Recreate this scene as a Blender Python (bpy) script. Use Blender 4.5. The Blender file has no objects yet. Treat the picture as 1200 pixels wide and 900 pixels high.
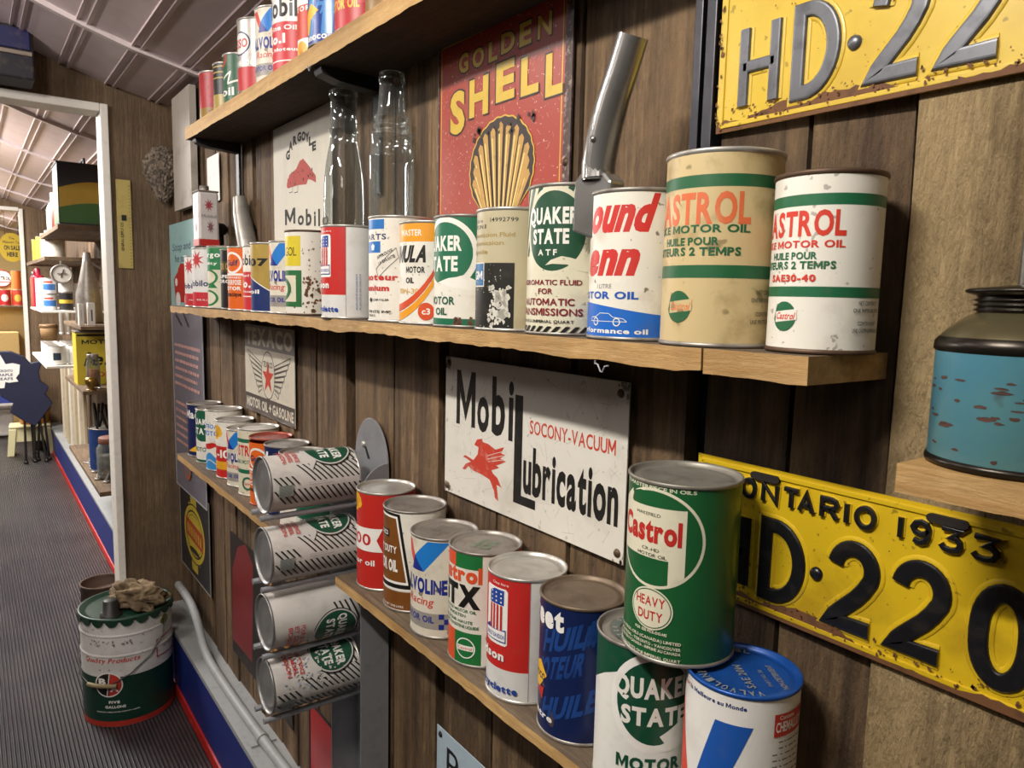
import bpy, math, random
from mathutils import Matrix, Vector
from mathutils.geometry import tessellate_polygon
random.seed(7)
S = bpy.context.scene
COL = S.collection
F = 1.42                      # camera height above the floor; all z below are floor-based
PI = math.pi

# ------------------------------------------------------------------ camera
FPX = 860.0
def _n(v): return v.normalized()
_a = _n(Vector((-40-600, 335-450, FPX)))           # direction of world -X seen by the lens (right, down, forward)
_d = Vector((470-600, 8400-450, FPX)); _d.normalize(); _d = _n(_d - _a*_a.dot(_d))
_X = -_a; _Z = -_d; _Y = _Z.cross(_X)
ROWS = (_X, _Y, _Z)
CAM = Vector((0, -.62, F))
right = Vector([r[0] for r in ROWS]); down = Vector([r[1] for r in ROWS]); fwd = Vector([r[2] for r in ROWS])
cd = bpy.data.cameras.new('camera'); co = bpy.data.objects.new('camera', cd); COL.objects.link(co)
m = Matrix.Identity(4)
for i in range(3):
    m[i][0] = right[i]; m[i][1] = -down[i]; m[i][2] = -fwd[i]; m[i][3] = CAM[i]
co.matrix_world = m
cd.sensor_width = 36; cd.lens = 36*FPX/1200; cd.clip_start = .02; cd.clip_end = 60
cd.dof.use_dof = True; cd.dof.focus_distance = 1.0; cd.dof.aperture_fstop = 24.0
S.camera = co
def ray(x, y):
    v = Vector((x-600, y-450, FPX)); return Vector([r.dot(v) for r in ROWS])
def at_y(x, y, Y): r = ray(x, y); return CAM + r*((Y-CAM.y)/r.y)
def at_x(x, y, X): r = ray(x, y); return CAM + r*((X-CAM.x)/r.x)
def at_z(x, y, Z): r = ray(x, y); return CAM + r*((Z-CAM.z)/r.z)

# ------------------------------------------------------------------ world, lamps, exposure
S.view_settings.view_transform = 'Standard'; S.view_settings.look = 'None'
S.view_settings.exposure = 0.0; S.view_settings.gamma = 1.0; S.view_settings.use_curve_mapping = False
W = bpy.data.worlds.new('world'); S.world = W; W.use_nodes = True
W.node_tree.nodes['Background'].inputs[0].default_value = (.9, .92, 1, 1)
W.node_tree.nodes['Background'].inputs[1].default_value = .15
def lamp(name, loc, sx, sy, power, col, target=None):
    l = bpy.data.lights.new(name, 'AREA'); l.shape = 'RECTANGLE'; l.size = sx; l.size_y = sy; l.energy = power; l.color = col
    o = bpy.data.objects.new(name, l); COL.objects.link(o); o.location = loc
    if target: o.rotation_euler = (Vector(target)-Vector(loc)).to_track_quat('-Z', 'Y').to_euler()
    return o
lamp('tube_and_fill_light', (-.42, -1.2, F+.915), .55, .04, 28, (1, .95, .87), (-.55, -.2, F-.1))
lamp('tube_and_fill_light', (.75, -1.5, F+.90), .5, .3, 3, (1, .95, .88), (-.2, 0, F-.3))  # unseen fill lamp, added to soften the shadows
lamp('tube_and_fill_light', (-2.0, -1.2, F+.90), .55, .04, 7, (1, .95, .88), (-2.0, -.2, F-.5))
def point_lamp(name, loc, rad, power, col):
    l = bpy.data.lights.new(name, 'POINT'); l.shadow_soft_size = rad; l.energy = power; l.color = col
    o = bpy.data.objects.new(name, l); COL.objects.link(o); o.location = loc
lamp('tube_and_fill_light', (-1.8, -1.5, F+.70), .5, .08, 10, (1, .93, .91), (-2.6, -.40, F+.74))  # added lamp aimed to brighten the near ceiling and the post
point_lamp('room_fill_light', (-1.3, -2.0, F+.55), .10, 3.5, (1, .94, .88))  # unseen point fill added for the ceiling and post
point_lamp('far_room_bulb', (-5.0, -1.1, F+.5), .10, 16, (1, .95, .9))
lamp('far_room_light', (-4.6, -1.1, F+.75), 1.2, .5, 85, (1, .95, .9), (-4.6, -.5, F-1.4))
lamp('far_room_light', (-6.6, -1.1, F+.75), 1.0, .5, 60, (1, .95, .9), (-6.6, -.5, F-1.4))
lamp('third_room_light', (-9.3, -.9, F+.75), 1.0, .6, 80, (1, .95, .9), (-9.5, -.5, F-1.0))

# ------------------------------------------------------------------ materials
def lin(h):
    if isinstance(h, str):
        h = h.lstrip('#'); c = [int(h[i:i+2], 16)/255 for i in (0, 2, 4)]
    else: c = h
    return tuple(x/12.92 if x <= .04045 else ((x+.055)/1.055)**2.4 for x in c) + (1,)
MC = {}
def _nodes(name):
    mt = bpy.data.materials.new(name); mt.use_nodes = True; nt = mt.node_tree
    return mt, nt, nt.nodes['Principled BSDF'], nt.nodes, nt.links
def _noise(N, L, vec, scale, detail=5, rough=.6, lo=.45, hi=.6):
    n = N.new('ShaderNodeTexNoise'); n.inputs['Scale'].default_value = scale; n.inputs['Detail'].default_value = detail; n.inputs['Roughness'].default_value = rough
    L.new(vec, n.inputs['Vector'])
    r = N.new('ShaderNodeMapRange'); r.inputs[1].default_value = lo; r.inputs[2].default_value = hi
    L.new(n.outputs['Fac'], r.inputs[0]); return r.outputs[0]
def _mix(N, L, fac, a, b, amt=1.0):
    m = N.new('ShaderNodeMix'); m.data_type = 'RGBA'
    if amt != 1.0:
        k = N.new('ShaderNodeMath'); k.operation = 'MULTIPLY'; k.inputs[1].default_value = amt; L.new(fac, k.inputs[0]); fac = k.outputs[0]
    L.new(fac, m.inputs[0])
    for s, v in ((6, a), (7, b)):
        if isinstance(v, tuple): m.inputs[s].default_value = v
        else: L.new(v, m.inputs[s])
    return m.outputs[2]
def paint(h, rough=.42, grime=.12, gcol='#6b5a40', gs=35, metal=0.0, lo=.52, hi=.68, spots=0.0, scol='#4a3018', ss=140, bump=0.0):
    k = ('p', h, rough, grime, gcol, gs, metal, lo, hi, spots, scol, ss, bump)
    if k in MC: return MC[k]
    mt, nt, B, N, L = _nodes('paint')
    B.inputs['Roughness'].default_value = rough; B.inputs['Metallic'].default_value = metal
    tc = N.new('ShaderNodeTexCoord').outputs['Object']
    c = _mix(N, L, _noise(N, L, tc, gs, lo=lo, hi=hi), lin(h), lin(gcol), grime)
    if spots: c = _mix(N, L, _noise(N, L, tc, ss, 2, .5, .66, .70), c, lin(scol), spots)
    L.new(c, B.inputs['Base Color'])
    if bump:
        b = N.new('ShaderNodeBump'); b.inputs['Strength'].default_value = bump; b.inputs['Distance'].default_value = .002
        L.new(_noise(N, L, tc, gs*2, 6, .65, .2, .8), b.inputs['Height']); L.new(b.outputs[0], B.inputs['Normal'])
    MC[k] = mt; return mt
def metal(h, rough=.35, grime=.3, gcol='#3a2a1c', gs=40, met=.85, lo=.5, hi=.7):
    return paint(h, rough, grime, gcol, gs, met, lo, hi)
def wood(c1, c2, c3, axis='z', attr=False, rough=.75, bump=.5, fine=1.0, contrast=(.3, .7)):
    k = ('w', c1, c2, c3, axis, attr, rough, bump, fine)
    if k in MC: return MC[k]
    mt, nt, B, N, L = _nodes('weathered_wood')
    tc = N.new('ShaderNodeTexCoord').outputs['Object']
    mp = N.new('ShaderNodeMapping'); sc = {'x': (1.0, 22, 22), 'y': (22, 1.0, 22), 'z': (22, 22, 1.0)}[axis]
    mp.inputs['Scale'].default_value = sc
    vec = tc
    if attr:
        at = N.new('ShaderNodeAttribute'); at.attribute_name = 'rnd'
        cb = N.new('ShaderNodeCombineXYZ'); 
        mu = N.new('ShaderNodeMath'); mu.operation = 'MULTIPLY'; mu.inputs[1].default_value = 17.3; L.new(at.outputs['Fac'], mu.inputs[0])
        for i in range(3): L.new(mu.outputs[0], cb.inputs[i])
        ad = N.new('ShaderNodeVectorMath'); ad.operation = 'ADD'; L.new(tc, ad.inputs[0]); L.new(cb.outputs[0], ad.inputs[1]); vec = ad.outputs[0]
    L.new(vec, mp.inputs['Vector'])
    g1 = _noise(N, L, mp.outputs[0], 1.3*fine, 8, .62, *contrast)
    g2 = _noise(N, L, mp.outputs[0], 6*fine, 8, .7, .38, .68)
    c = _mix(N, L, g1, lin(c1), lin(c2))
    c = _mix(N, L, g2, c, lin(c3), .65)
    blot = _noise(N, L, vec, 5, 4, .6, .45, .75)
    c = _mix(N, L, blot, c, lin('#2b1d12'), .55)
    mp2 = N.new('ShaderNodeMapping'); mp2.inputs['Scale'].default_value = {'x': (.25, 1, 1), 'y': (1, .25, 1), 'z': (1, 1, .25)}[axis]; L.new(vec, mp2.inputs['Vector'])
    g3 = _noise(N, L, mp2.outputs[0], 130, 6, .7, .4, .62); c = _mix(N, L, g3, c, lin(c3), .4)
    c = _mix(N, L, _noise(N, L, mp.outputs[0], .55*fine, 4, .5, .58, .72), c, lin(c2), .6)
    if attr:
        hs = N.new('ShaderNodeHueSaturation'); L.new(c, hs.inputs['Color'])
        mr = N.new('ShaderNodeMapRange'); mr.inputs[3].default_value = .6; mr.inputs[4].default_value = 1.45; L.new(at.outputs['Fac'], mr.inputs[0]); L.new(mr.outputs[0], hs.inputs['Value'])
        c = hs.outputs[0]
    L.new(c, B.inputs['Base Color']); B.inputs['Roughness'].default_value = rough
    b = N.new('ShaderNodeBump'); b.inputs['Strength'].default_value = bump; b.inputs['Distance'].default_value = .004
    hm = N.new('ShaderNodeMath'); hm.operation = 'ADD'; L.new(g2, hm.inputs[0]); L.new(g3, hm.inputs[1]); L.new(hm.outputs[0], b.inputs['Height']); L.new(b.outputs[0], B.inputs['Normal'])
    MC[k] = mt; return mt
def glass(h='#eef2f0', rough=.02):
    k = ('g', h)
    if k in MC: return MC[k]
    mt, nt, B, N, L = _nodes('clear_glass')
    tr = N.new('ShaderNodeBsdfTransparent'); tr.inputs[0].default_value = lin(h); gl = N.new('ShaderNodeBsdfGlossy'); gl.inputs['Roughness'].default_value = rough; gl.inputs['Color'].default_value = (.9, .92, .92, 1)
    lw = N.new('ShaderNodeLayerWeight'); lw.inputs['Blend'].default_value = .32; mr = N.new('ShaderNodeMapRange'); mr.inputs[3].default_value = .045; mr.inputs[4].default_value = .55; L.new(lw.outputs['Fresnel'], mr.inputs[0])
    mx = N.new('ShaderNodeMixShader'); L.new(mr.outputs[0], mx.inputs[0]); L.new(tr.outputs[0], mx.inputs[1]); L.new(gl.outputs[0], mx.inputs[2]); df = N.new('ShaderNodeBsdfDiffuse'); df.inputs[0].default_value = (.78, .8, .78, 1); m2 = N.new('ShaderNodeMixShader'); mr2 = N.new('ShaderNodeMapRange'); mr2.inputs[3].default_value = .018; mr2.inputs[4].default_value = .16; L.new(lw.outputs['Facing'], mr2.inputs[0]); L.new(mr2.outputs[0], m2.inputs[0]); L.new(mx.outputs[0], m2.inputs[1]); L.new(df.outputs[0], m2.inputs[2]); L.new(m2.outputs[0], N['Material Output'].inputs['Surface'])
    MC[k] = mt; return mt
def floor_mat():
    mt, nt, B, N, L = _nodes('ribbed_rubber')
    tc = N.new('ShaderNodeTexCoord').outputs['Object']
    sp = N.new('ShaderNodeSeparateXYZ'); L.new(tc, sp.inputs[0])
    mu = N.new('ShaderNodeMath'); mu.operation = 'MULTIPLY'; mu.inputs[1].default_value = 2*PI/.0115; L.new(sp.outputs['Y'], mu.inputs[0])
    sn = N.new('ShaderNodeMath'); sn.operation = 'SINE'; L.new(mu.outputs[0], sn.inputs[0])
    b = N.new('ShaderNodeBump'); b.inputs['Strength'].default_value = .7; b.inputs['Distance'].default_value = .004
    L.new(sn.outputs[0], b.inputs['Height']); L.new(b.outputs[0], B.inputs['Normal'])
    c = _mix(N, L, _noise(N, L, tc, 3, 6, .6, .4, .75), lin('#38373a'), lin('#5f5a57'), .5)
    c = _mix(N, L, _noise(N, L, tc, 60, 2, .5, .70, .74), c, lin('#8a847c'), .3)
    L.new(c, B.inputs['Base Color']); B.inputs['Roughness'].default_value = .3
    return mt

# ------------------------------------------------------------------ objects
def tag(o, label, cat, group=None, kind=None):
    if label: o['label'] = label
    if cat: o['category'] = cat
    if group: o['group'] = group
    if kind: o['kind'] = kind
    return o
def structure(o): o['kind'] = 'structure'; return o
def empty(name, loc, rotz=0, label=None, cat=None, group=None):
    o = bpy.data.objects.new(name, None); COL.objects.link(o); o.location = loc; o.rotation_euler = (0, 0, rotz); o.empty_display_size = .02
    return tag(o, label, cat, group)
def link_mesh(name, me, parent=None):
    o = bpy.data.objects.new(name, me); COL.objects.link(o)
    if parent: o.parent = parent
    return o
class MB:
    def __init__(s): s.v = []; s.f = []; s.m = []; s.sm = []; s.mats = []
    def mi(s, mat):
        if mat not in s.mats: s.mats.append(mat)
        return s.mats.index(mat)
    def add(s, vs, fs, mat, smooth=False):
        b = len(s.v); s.v += [tuple(p) for p in vs]; i = s.mi(mat)
        for f in fs: s.f.append(tuple(b+k for k in f)); s.m.append(i); s.sm.append(smooth)
        return s
    def box(s, x0, x1, y0, y1, z0, z1, mat):
        x0, x1 = sorted((x0, x1)); y0, y1 = sorted((y0, y1)); z0, z1 = sorted((z0, z1))
        v = [(x, y, z) for z in (z0, z1) for y in (y0, y1) for x in (x0, x1)]
        return s.add(v, [(0, 2, 3, 1), (4, 5, 7, 6), (0, 1, 5, 4), (2, 6, 7, 3), (0, 4, 6, 2), (1, 3, 7, 5)], mat)
    def bar(s, p, q, w, d, mat):
        p = Vector(p); q = Vector(q); t = (q-p).normalized(); a = t.cross(Vector((0, 0, 1)))
        if a.length < .01: a = t.cross(Vector((0, 1, 0)))
        a.normalize(); b = t.cross(a)
        v = [e + a*i*w/2 + b*j*d/2 for e in (p, q) for i, j in ((-1, -1), (1, -1), (1, 1), (-1, 1))]
        return s.add(v, [(0, 1, 2, 3), (7, 6, 5, 4), (0, 4, 5, 1), (1, 5, 6, 2), (2, 6, 7, 3), (3, 7, 4, 0)], mat)
    def lathe(s, prof, mat, seg=40, c=(0, 0, 0), smooth=True, M=None):
        vs = []; fs = []; n = len(prof)
        for k in range(seg):
            t = 2*PI*k/seg
            for r, z in prof:
                p = Vector((r*math.cos(t), r*math.sin(t), z))
                if M: p = M @ p
                vs.append(p + Vector(c))
        for k in range(seg):
            k2 = (k+1) % seg
            for i in range(n-1): fs.append((k*n+i, k2*n+i, k2*n+i+1, k*n+i+1))
        return s.add(vs, fs, mat, smooth)
    def tube(s, path, r, mat, seg=12, cap=True, squash=None):
        path = [Vector(p) for p in path]; n = len(path); rr = r if isinstance(r, (list, tuple)) else [r]*n
        vs = []; fs = []; up = None
        for i, p in enumerate(path):
            t = (path[min(i+1, n-1)] - path[max(i-1, 0)]).normalized()
            if up is None:
                up = Vector((0, 0, 1)) if abs(t.z) < .9 else Vector((0, 1, 0))
            a = t.cross(up).normalized(); b = a.cross(t).normalized(); up = b
            for k in range(seg):
                q = 2*PI*k/seg; vs.append(p + a*math.cos(q)*rr[i] + b*math.sin(q)*rr[i]*(squash or 1))
        for i in range(n-1):
            for k in range(seg):
                k2 = (k+1) % seg; fs.append((i*seg+k, i*seg+k2, (i+1)*seg+k2, (i+1)*seg+k))
        s.add(vs, fs, mat, True)
        if cap:
            s.add(vs[:seg], [tuple(range(seg))[::-1]], mat); s.add(vs[-seg:], [tuple(range(seg))], mat)
        return s
    def prism(s, pts, d0, d1, mat, frame):
        """outline pts (u,v) extruded between depths d0 and d1; frame(u,v,d) -> xyz"""
        tris = tessellate_polygon([[Vector((u, v, 0)) for u, v in pts]]); n = len(pts)
        a = [frame(u, v, d0) for u, v in pts]; b = [frame(u, v, d1) for u, v in pts]
        fs = [tuple(t) for t in tris] + [tuple(n+i for i in t[::-1]) for t in tris] + [(i, (i+1) % n, n+(i+1) % n, n+i) for i in range(n)]
        return s.add(a+b, fs, mat)
    def mesh(s, name):
        me = bpy.data.meshes.new(name); me.from_pydata(s.v, [], s.f)
        for mt in s.mats: me.materials.append(mt)
        me.polygons.foreach_set('material_index', s.m); me.polygons.foreach_set('use_smooth', s.sm); me.update()
        return me
    def build(s, name, parent=None, bevel=0, seg=2, recalc=True):
        me = s.mesh(name)
        if recalc:
            import bmesh
            bm = bmesh.new(); bm.from_mesh(me); bmesh.ops.recalc_face_normals(bm, faces=bm.faces[:]); bm.to_mesh(me); bm.free()
        o = link_mesh(name, me, parent)
        if bevel:
            b = o.modifiers.new('bevel', 'BEVEL'); b.width = bevel; b.segments = seg; b.limit_method = 'ANGLE'
        return o

# ------------------------------------------------------------------ flat artwork (label printing), wrapped on cans or laid on signs
GL = {}
def glyph(ch, w):
    k = (ch, w)
    if k in GL: return GL[k]
    if ch in 'MW':                                  # drawn by hand so that heavy weights stay clean
        lo, hi = caph(w); h = hi-lo; Wd = h*1.02; t = .085+2*w; c = Wd/2; kk = h*.42
        o = [(0, 0), (0, h), (t*1.15, h), (c, kk), (Wd-t*1.15, h), (Wd, h), (Wd, 0), (Wd-t, 0), (Wd-t, h*.60), (c, max(.02, kk-1.75*t)), (t, h*.60), (t, 0)]
        o = [(x, lo+(y if ch == 'M' else h-y)) for x, y in o]
        GL[k] = ([[o[i] for i in q] for q in tessellate_polygon([[Vector((x, y, 0)) for x, y in o]])], 0, Wd); return GL[k]
    cu = bpy.data.curves.new('t', 'FONT'); cu.body = ch; cu.offset = w; cu.resolution_u = 3; cu.size = 1
    ob = bpy.data.objects.new('t', cu); COL.objects.link(ob); dg = bpy.context.evaluated_depsgraph_get()
    me = ob.evaluated_get(dg).to_mesh(); V = [(v.co.x, v.co.y) for v in me.vertices]; P = []
    for p in me.polygons:
        q = [V[i] for i in p.vertices]
        if len(q) == 3: P.append(q)
        else:
            for t in tessellate_polygon([[Vector((x, y, 0)) for x, y in q]]): P.append([q[i] for i in t])
    ob.evaluated_get(dg).to_mesh_clear(); bpy.data.objects.remove(ob); bpy.data.curves.remove(cu)
    xs = [p[0] for q in P for p in q] or [0, .3]
    GL[k] = (P, min(xs), max(xs)); return GL[k]
CAPH = {}
def caph(w):
    if w not in CAPH:
        P, a, b = glyph('H', w); ys = [p[1] for q in P for p in q]; CAPH[w] = (min(ys), max(ys))
    return CAPH[w]
def text_polys(t, x0, x1, y0, y1, w=.02, shear=0, sp=.07, fit=False):
    P = []; x = 0
    for ch in t:
        if ch == ' ': x += .28; continue
        g, a, b = glyph(ch, w*.5 if ch in 'N&' else w)
        P += [[(px-a+x, py) for px, py in q] for q in g]
        x += b-a+sp
    Wd = max(x-sp, .01); lo, hi = caph(w)
    if fit: ys = [p[1] for q in P for p in q]; lo, hi = min(ys), max(ys)
    out = []
    for q in P:
        out.append([(x0+(px/Wd)*(x1-x0)+shear*(py-lo)/(hi-lo)*(y1-y0), y0+(py-lo)/(hi-lo)*(y1-y0)) for px, py in q])
    return out
def clipu(poly, u, keep_gt):
    out = []
    for i in range(len(poly)):
        p, q = poly[i], poly[(i+1) % len(poly)]
        ip = (p[0] >= u) if keep_gt else (p[0] <= u); iq = (q[0] >= u) if keep_gt else (q[0] <= u)
        if ip: out.append(p)
        if ip != iq:
            t = (u-p[0])/(q[0]-p[0]); out.append((u, p[1]+t*(q[1]-p[1])))
    return out
class Art:
    """art in metres; on a can u is arc length, su/sv turn degrees / height fractions into metres"""
    def __init__(s, su=1, sv=1): s.su = su; s.sv = sv; s.it = []
    def P(s, p): return (p[0]*s.su, p[1]*s.sv)
    def add(s, polys, mat): s.it.append((polys, mat)); return s
    def poly(s, pts, mat):
        pts = [s.P(p) for p in pts]
        t = tessellate_polygon([[Vector((u, v, 0)) for u, v in pts]])
        return s.add([[pts[i] for i in q] for q in t], mat)
    def rect(s, a0, a1, v0, v1, mat): return s.add([[s.P(p) for p in ((a0, v0), (a1, v0), (a1, v1), (a0, v1))]], mat)
    def oval(s, a, v, ra, rv, mat, n=40): return s.add([[s.P((a+ra*math.cos(2*PI*k/n), v+rv*math.sin(2*PI*k/n))) for k in range(n)]], mat)
    def ring(s, a, v, ra, rv, wa, wv, mat, n=40, t0=0, t1=360):
        L = []
        for k in range(n):
            q = []
            for kk, o in ((k, 1), (k+1, 1), (k+1, 0), (k, 0)):
                t = math.radians(t0+(t1-t0)*kk/n); q.append(s.P((a+(ra-(0 if o else wa))*math.cos(t), v+(rv-(0 if o else wv))*math.sin(t))))
            L.append(q)
        return s.add(L, mat)
    def text(s, t, a0, a1, v0, v1, mat, w=.02, shear=0, sp=.07):
        (x0, y0), (x1, y1) = s.P((a0, v0)), s.P((a1, v1)); return s.add(text_polys(t, x0, x1, y0, y1, w, shear, sp), mat)
    def line(s, pts, w, mat):
        pts = [s.P(p) for p in pts]; L = []
        for p, q in zip(pts, pts[1:]):
            d = Vector((q[0]-p[0], q[1]-p[1]));
            if d.length < 1e-9: continue
            d.normalize(); n = (-d.y*w/2, d.x*w/2); e = (d.x*w*.25, d.y*w*.25)
            L.append([(p[0]+n[0]-e[0], p[1]+n[1]-e[1]), (p[0]-n[0]-e[0], p[1]-n[1]-e[1]), (q[0]-n[0]+e[0], q[1]-n[1]+e[1]), (q[0]+n[0]+e[0], q[1]+n[1]+e[1])])
        return s.add(L, mat)
    def stripes(s, a0, a1, v0, v1, n, slant, frac, mat):
        st = (a1-a0)/n; L = []
        for k in range(n):
            a = a0+k*st; L.append([s.P(p) for p in ((a, v0), (a+st*frac, v0), (a+st*frac+slant, v1), (a+slant, v1))])
        return s.add(L, mat)
    def blots(s, a0, a1, v0, v1, n, size, mat, seed=1):
        R = random.Random(seed); out = []
        for _ in range(n):
            a = R.uniform(a0, a1); v = R.uniform(v0, v1); k = R.uniform(.3, 1)*size
            x, y = s.P((a, v)); m_ = R.randint(6, 9)
            pts = [(x+k*R.uniform(.4, 1)*math.cos(2*PI*i/m_), y+k*R.uniform(.4, 1.3)*math.sin(2*PI*i/m_)) for i in range(m_)]
            t = tessellate_polygon([[Vector((p[0], p[1], 0)) for p in pts]]); out += [[pts[i] for i in q] for q in t]
        return s.add(out, mat)
STEP = 5
def can_body_mesh(r, h, base, art):
    b = MB(); n = 360//STEP; N = []
    vs = []; 
    for k in range(n):
        t = math.radians(k*STEP)
        for z in (.0015, h-.0015): vs.append((r*math.sin(t), -r*math.cos(t), z))
    b.add(vs, [(2*k, 2*((k+1) % n), 2*((k+1) % n)+1, 2*k+1) for k in range(n)], base, True)
    st = math.radians(STEP)*r
    for i, (polys, mat) in enumerate(art.it if art else []):
        R = r + .00007*(i+1)
        for q in polys:
            us = [p[0] for p in q]; k0 = math.floor(min(us)/st+1e-6); k1 = math.ceil(max(us)/st-1e-6)
            for k in range(k0, max(k1, k0+1)):
                c = clipu(q, k*st, True) if k > k0 else q
                if k < k1-1 and len(c) > 2: c = clipu(c, (k+1)*st, False)
                if len(c) < 3: continue
                out = []
                for u, v in c:
                    # keep decals on the chord of each facet so the print hugs the tin
                    f = u/st; fl = min(max(k, 0) if False else k, f); t0 = math.radians(k*STEP); t1 = math.radians((k+1)*STEP); w = f-k
                    v = min(max(v, .0018), h-.0018)
                    x = math.sin(t0)*(1-w)+math.sin(t1)*w; y = -(math.cos(t0)*(1-w)+math.cos(t1)*w)
                    out.append((R*x, R*y, v))
                b.add(out, [tuple(range(len(out)))], mat, True)
    me = b.mesh('body')
    # face orientation outwards, radial normals
    import bmesh
    bm = bmesh.new(); bm.from_mesh(me)
    fl = [f for f in bm.faces if f.normal.x*f.calc_center_median().x + f.normal.y*f.calc_center_median().y < 0]
    bmesh.ops.reverse_faces(bm, faces=fl)
    dg = [f for f in bm.faces if f.calc_area() < 1e-12]
    if dg: bmesh.ops.delete(bm, geom=dg, context='FACES')
    bm.to_mesh(me); bm.free()
    me.normals_split_custom_set_from_vertices([Vector((v.co.x, v.co.y, 0)).normalized() for v in me.vertices])
    return me
LM = {}
def lid_mesh(r, mat, style='ring'):
    k = (r, mat.name, style)
    if k in LM: return LM[k]
    b = MB()
    p = [(r-.0002, -.004), (r+.0012, -.0028), (r+.0014, -.0008), (r+.0008, .0004), (r-.0004, .0004), (r-.0018, -.0012), (r-.0026, -.0045), (r-.006, -.0048)]
    if style == 'ring': p += [(r-.008, -.0038), (r-.012, -.0038), (r-.014, -.0046), (r*.35, -.0044), (r*.3, -.004), (0.0005, -.004)]
    else: p += [(r*.5, -.0046), (.0005, -.0046)]
    b.lathe(p, mat, 56); LM[k] = b.mesh('lid'); return LM[k]
def rim_mesh(r, mat):
    k = (r, mat.name, 'rim')
    if k in LM: return LM[k]
    b = MB(); b.lathe([(r-.0002, .004), (r+.0010, .003), (r+.0013, .0012), (r+.0006, .0002), (r-.001, 0), (r-.003, .002), (.0005, .0022)], mat, 56); LM[k] = b.mesh('base_rim'); return LM[k]
TIN = metal('#c2beb6', .34, .35, '#7a6248', 40, .55); TIN2 = metal('#98928a', .42, .6, '#54402c', 40, .5); RUST = metal('#5f4a3a', .55, .6, '#2c1a10', met=.5)
def can(name, label, x, y, z, r, h, base, art=None, lid=TIN, rim=None, style='ring', group=None, turn=0, cat='oil can', body=None, lidart=None):
    """x,y = axis, z = what it stands on. u = 0 of the label looks to the visitor, plus turn degrees"""
    th = math.atan2(CAM.x-x, -(CAM.y-y)) + math.radians(turn)
    e = empty(name, (x, y, z), th, label, cat, group)
    me = body or can_body_mesh(r, h, base, art)
    link_mesh('body', me, e)
    l = link_mesh('lid', lid_mesh(r, lid, style), e); l.location = (0, 0, h)
    link_mesh('base_rim', rim_mesh(r, rim or lid), e)
    return e
def cart(r, h): return Art(math.radians(1)*r, h)

# ------------------------------------------------------------------ the room
WOODW = wood('#5a432e', '#9a7c58', '#33251a', 'z', True, .75, .6, 1.0, (.36, .62))
WOODD = wood('#6f5a42', '#8d765a', '#4f3d2b', 'z', False, .8, .4, .7)
WOODG = wood('#6b563d', '#94795a', '#4a3926', 'x', False)
PINE = wood('#c29a62', '#d9b57c', '#a5793f', 'x', False, .65, .25)
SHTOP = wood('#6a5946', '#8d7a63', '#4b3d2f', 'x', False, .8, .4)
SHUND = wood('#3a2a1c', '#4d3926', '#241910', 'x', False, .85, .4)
OLDW = wood('#a48a60', '#c9ae80', '#6b563a', 'z', False, .85, .8, .8)
BLACKP = paint('#16161a', .5, .2, '#3a3530')
STEEL = metal('#9c9da1', .4, .25, '#6a6a6c', 30, .4); STEELD = metal('#47474c', .4, .3, '#2a2a2c', 30)
WHITEP = paint('#e8e3d8', .5, .15, '#8a7a60')

fl = MB(); fl.box(-11.5, 2.2, -3.0, .02, -.05, 0, floor_mat()); structure(fl.build('floor'))

pl = MB(); rn = []
EDG = [-11.3, -10.6, -9.9, -9.2, -8.5, -8.0, -7.62, -7.4, -7.1, -6.8, -6.45, -6.1, -5.8, -5.5, -5.2, -4.9, -4.6, -4.35, -4.1, -3.85, -3.6, -3.35, -3.1, -2.95, -2.80, -2.66, -2.50, (-2.455), -2.33, -2.20, -2.08, -1.99, -1.95, -1.82, -1.70, -1.56, -1.403, -1.36, -1.193, -1.035, -1.004, -.86, -.70, -.5155, -.488, -.39, -.297, -.05, .12, .3, .5, .8, 1.1, 1.4, 1.7, 2.2]
GAPS = {-2.50, -1.99, -1.403, -1.035, -.5155}
DARK = {-.488: .12, -.39: .25, -.70: .45, -.297: .95, -1.36: .5, -1.193: .62, -1.56: .55, -.86: .5, -1.004: .3}
R = random.Random(3)
for a, b in zip(EDG, EDG[1:]):
    if a in GAPS: continue
    th = R.uniform(.0, .006); lean = R.uniform(-.002, .002)
    if a == -.297: th = .009
    rv = DARK.get(a, R.uniform(.2, .8))
    n = 14; X0, X1 = a+.0025, b-.0025; n0 = len(pl.f)
    zs = [0+.0, *[F+.68-(F+.68)*(1-k/n) for k in range(1, n)], F+.70]
    vs = []; j0 = [R.uniform(-.0018, .0018) for _ in zs]; j1 = [R.uniform(-.0018, .0018) for _ in zs]
    for k, z in enumerate(zs): vs += [(X0+j0[k], -th+lean, z), (X1+j1[k], -th-lean, z), (X0+j0[k], .02, z), (X1+j1[k], .02, z)]
    fs = []
    for k in range(len(zs)-1):
        o = 4*k; fs += [(o, o+1, o+5, o+4), (o+2, o, o+4, o+6), (o+1, o+3, o+7, o+5)]
    e = 4*(len(zs)-1); fs += [(e, e+1, e+3, e+2)]
    pl.add(vs, fs, OLDW if a == -.297 else WOODW); rn += [rv]*(len(pl.f)-n0)
pl.box(-11.4, 2.2, .02, .05, 0, F+.72, BLACKP); rn += [0]*6
wr = pl.build('wall_right', recalc=False); at = wr.data.attributes.new('rnd', 'FLOAT', 'FACE'); at.data.foreach_set('value', rn); structure(wr)

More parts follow.
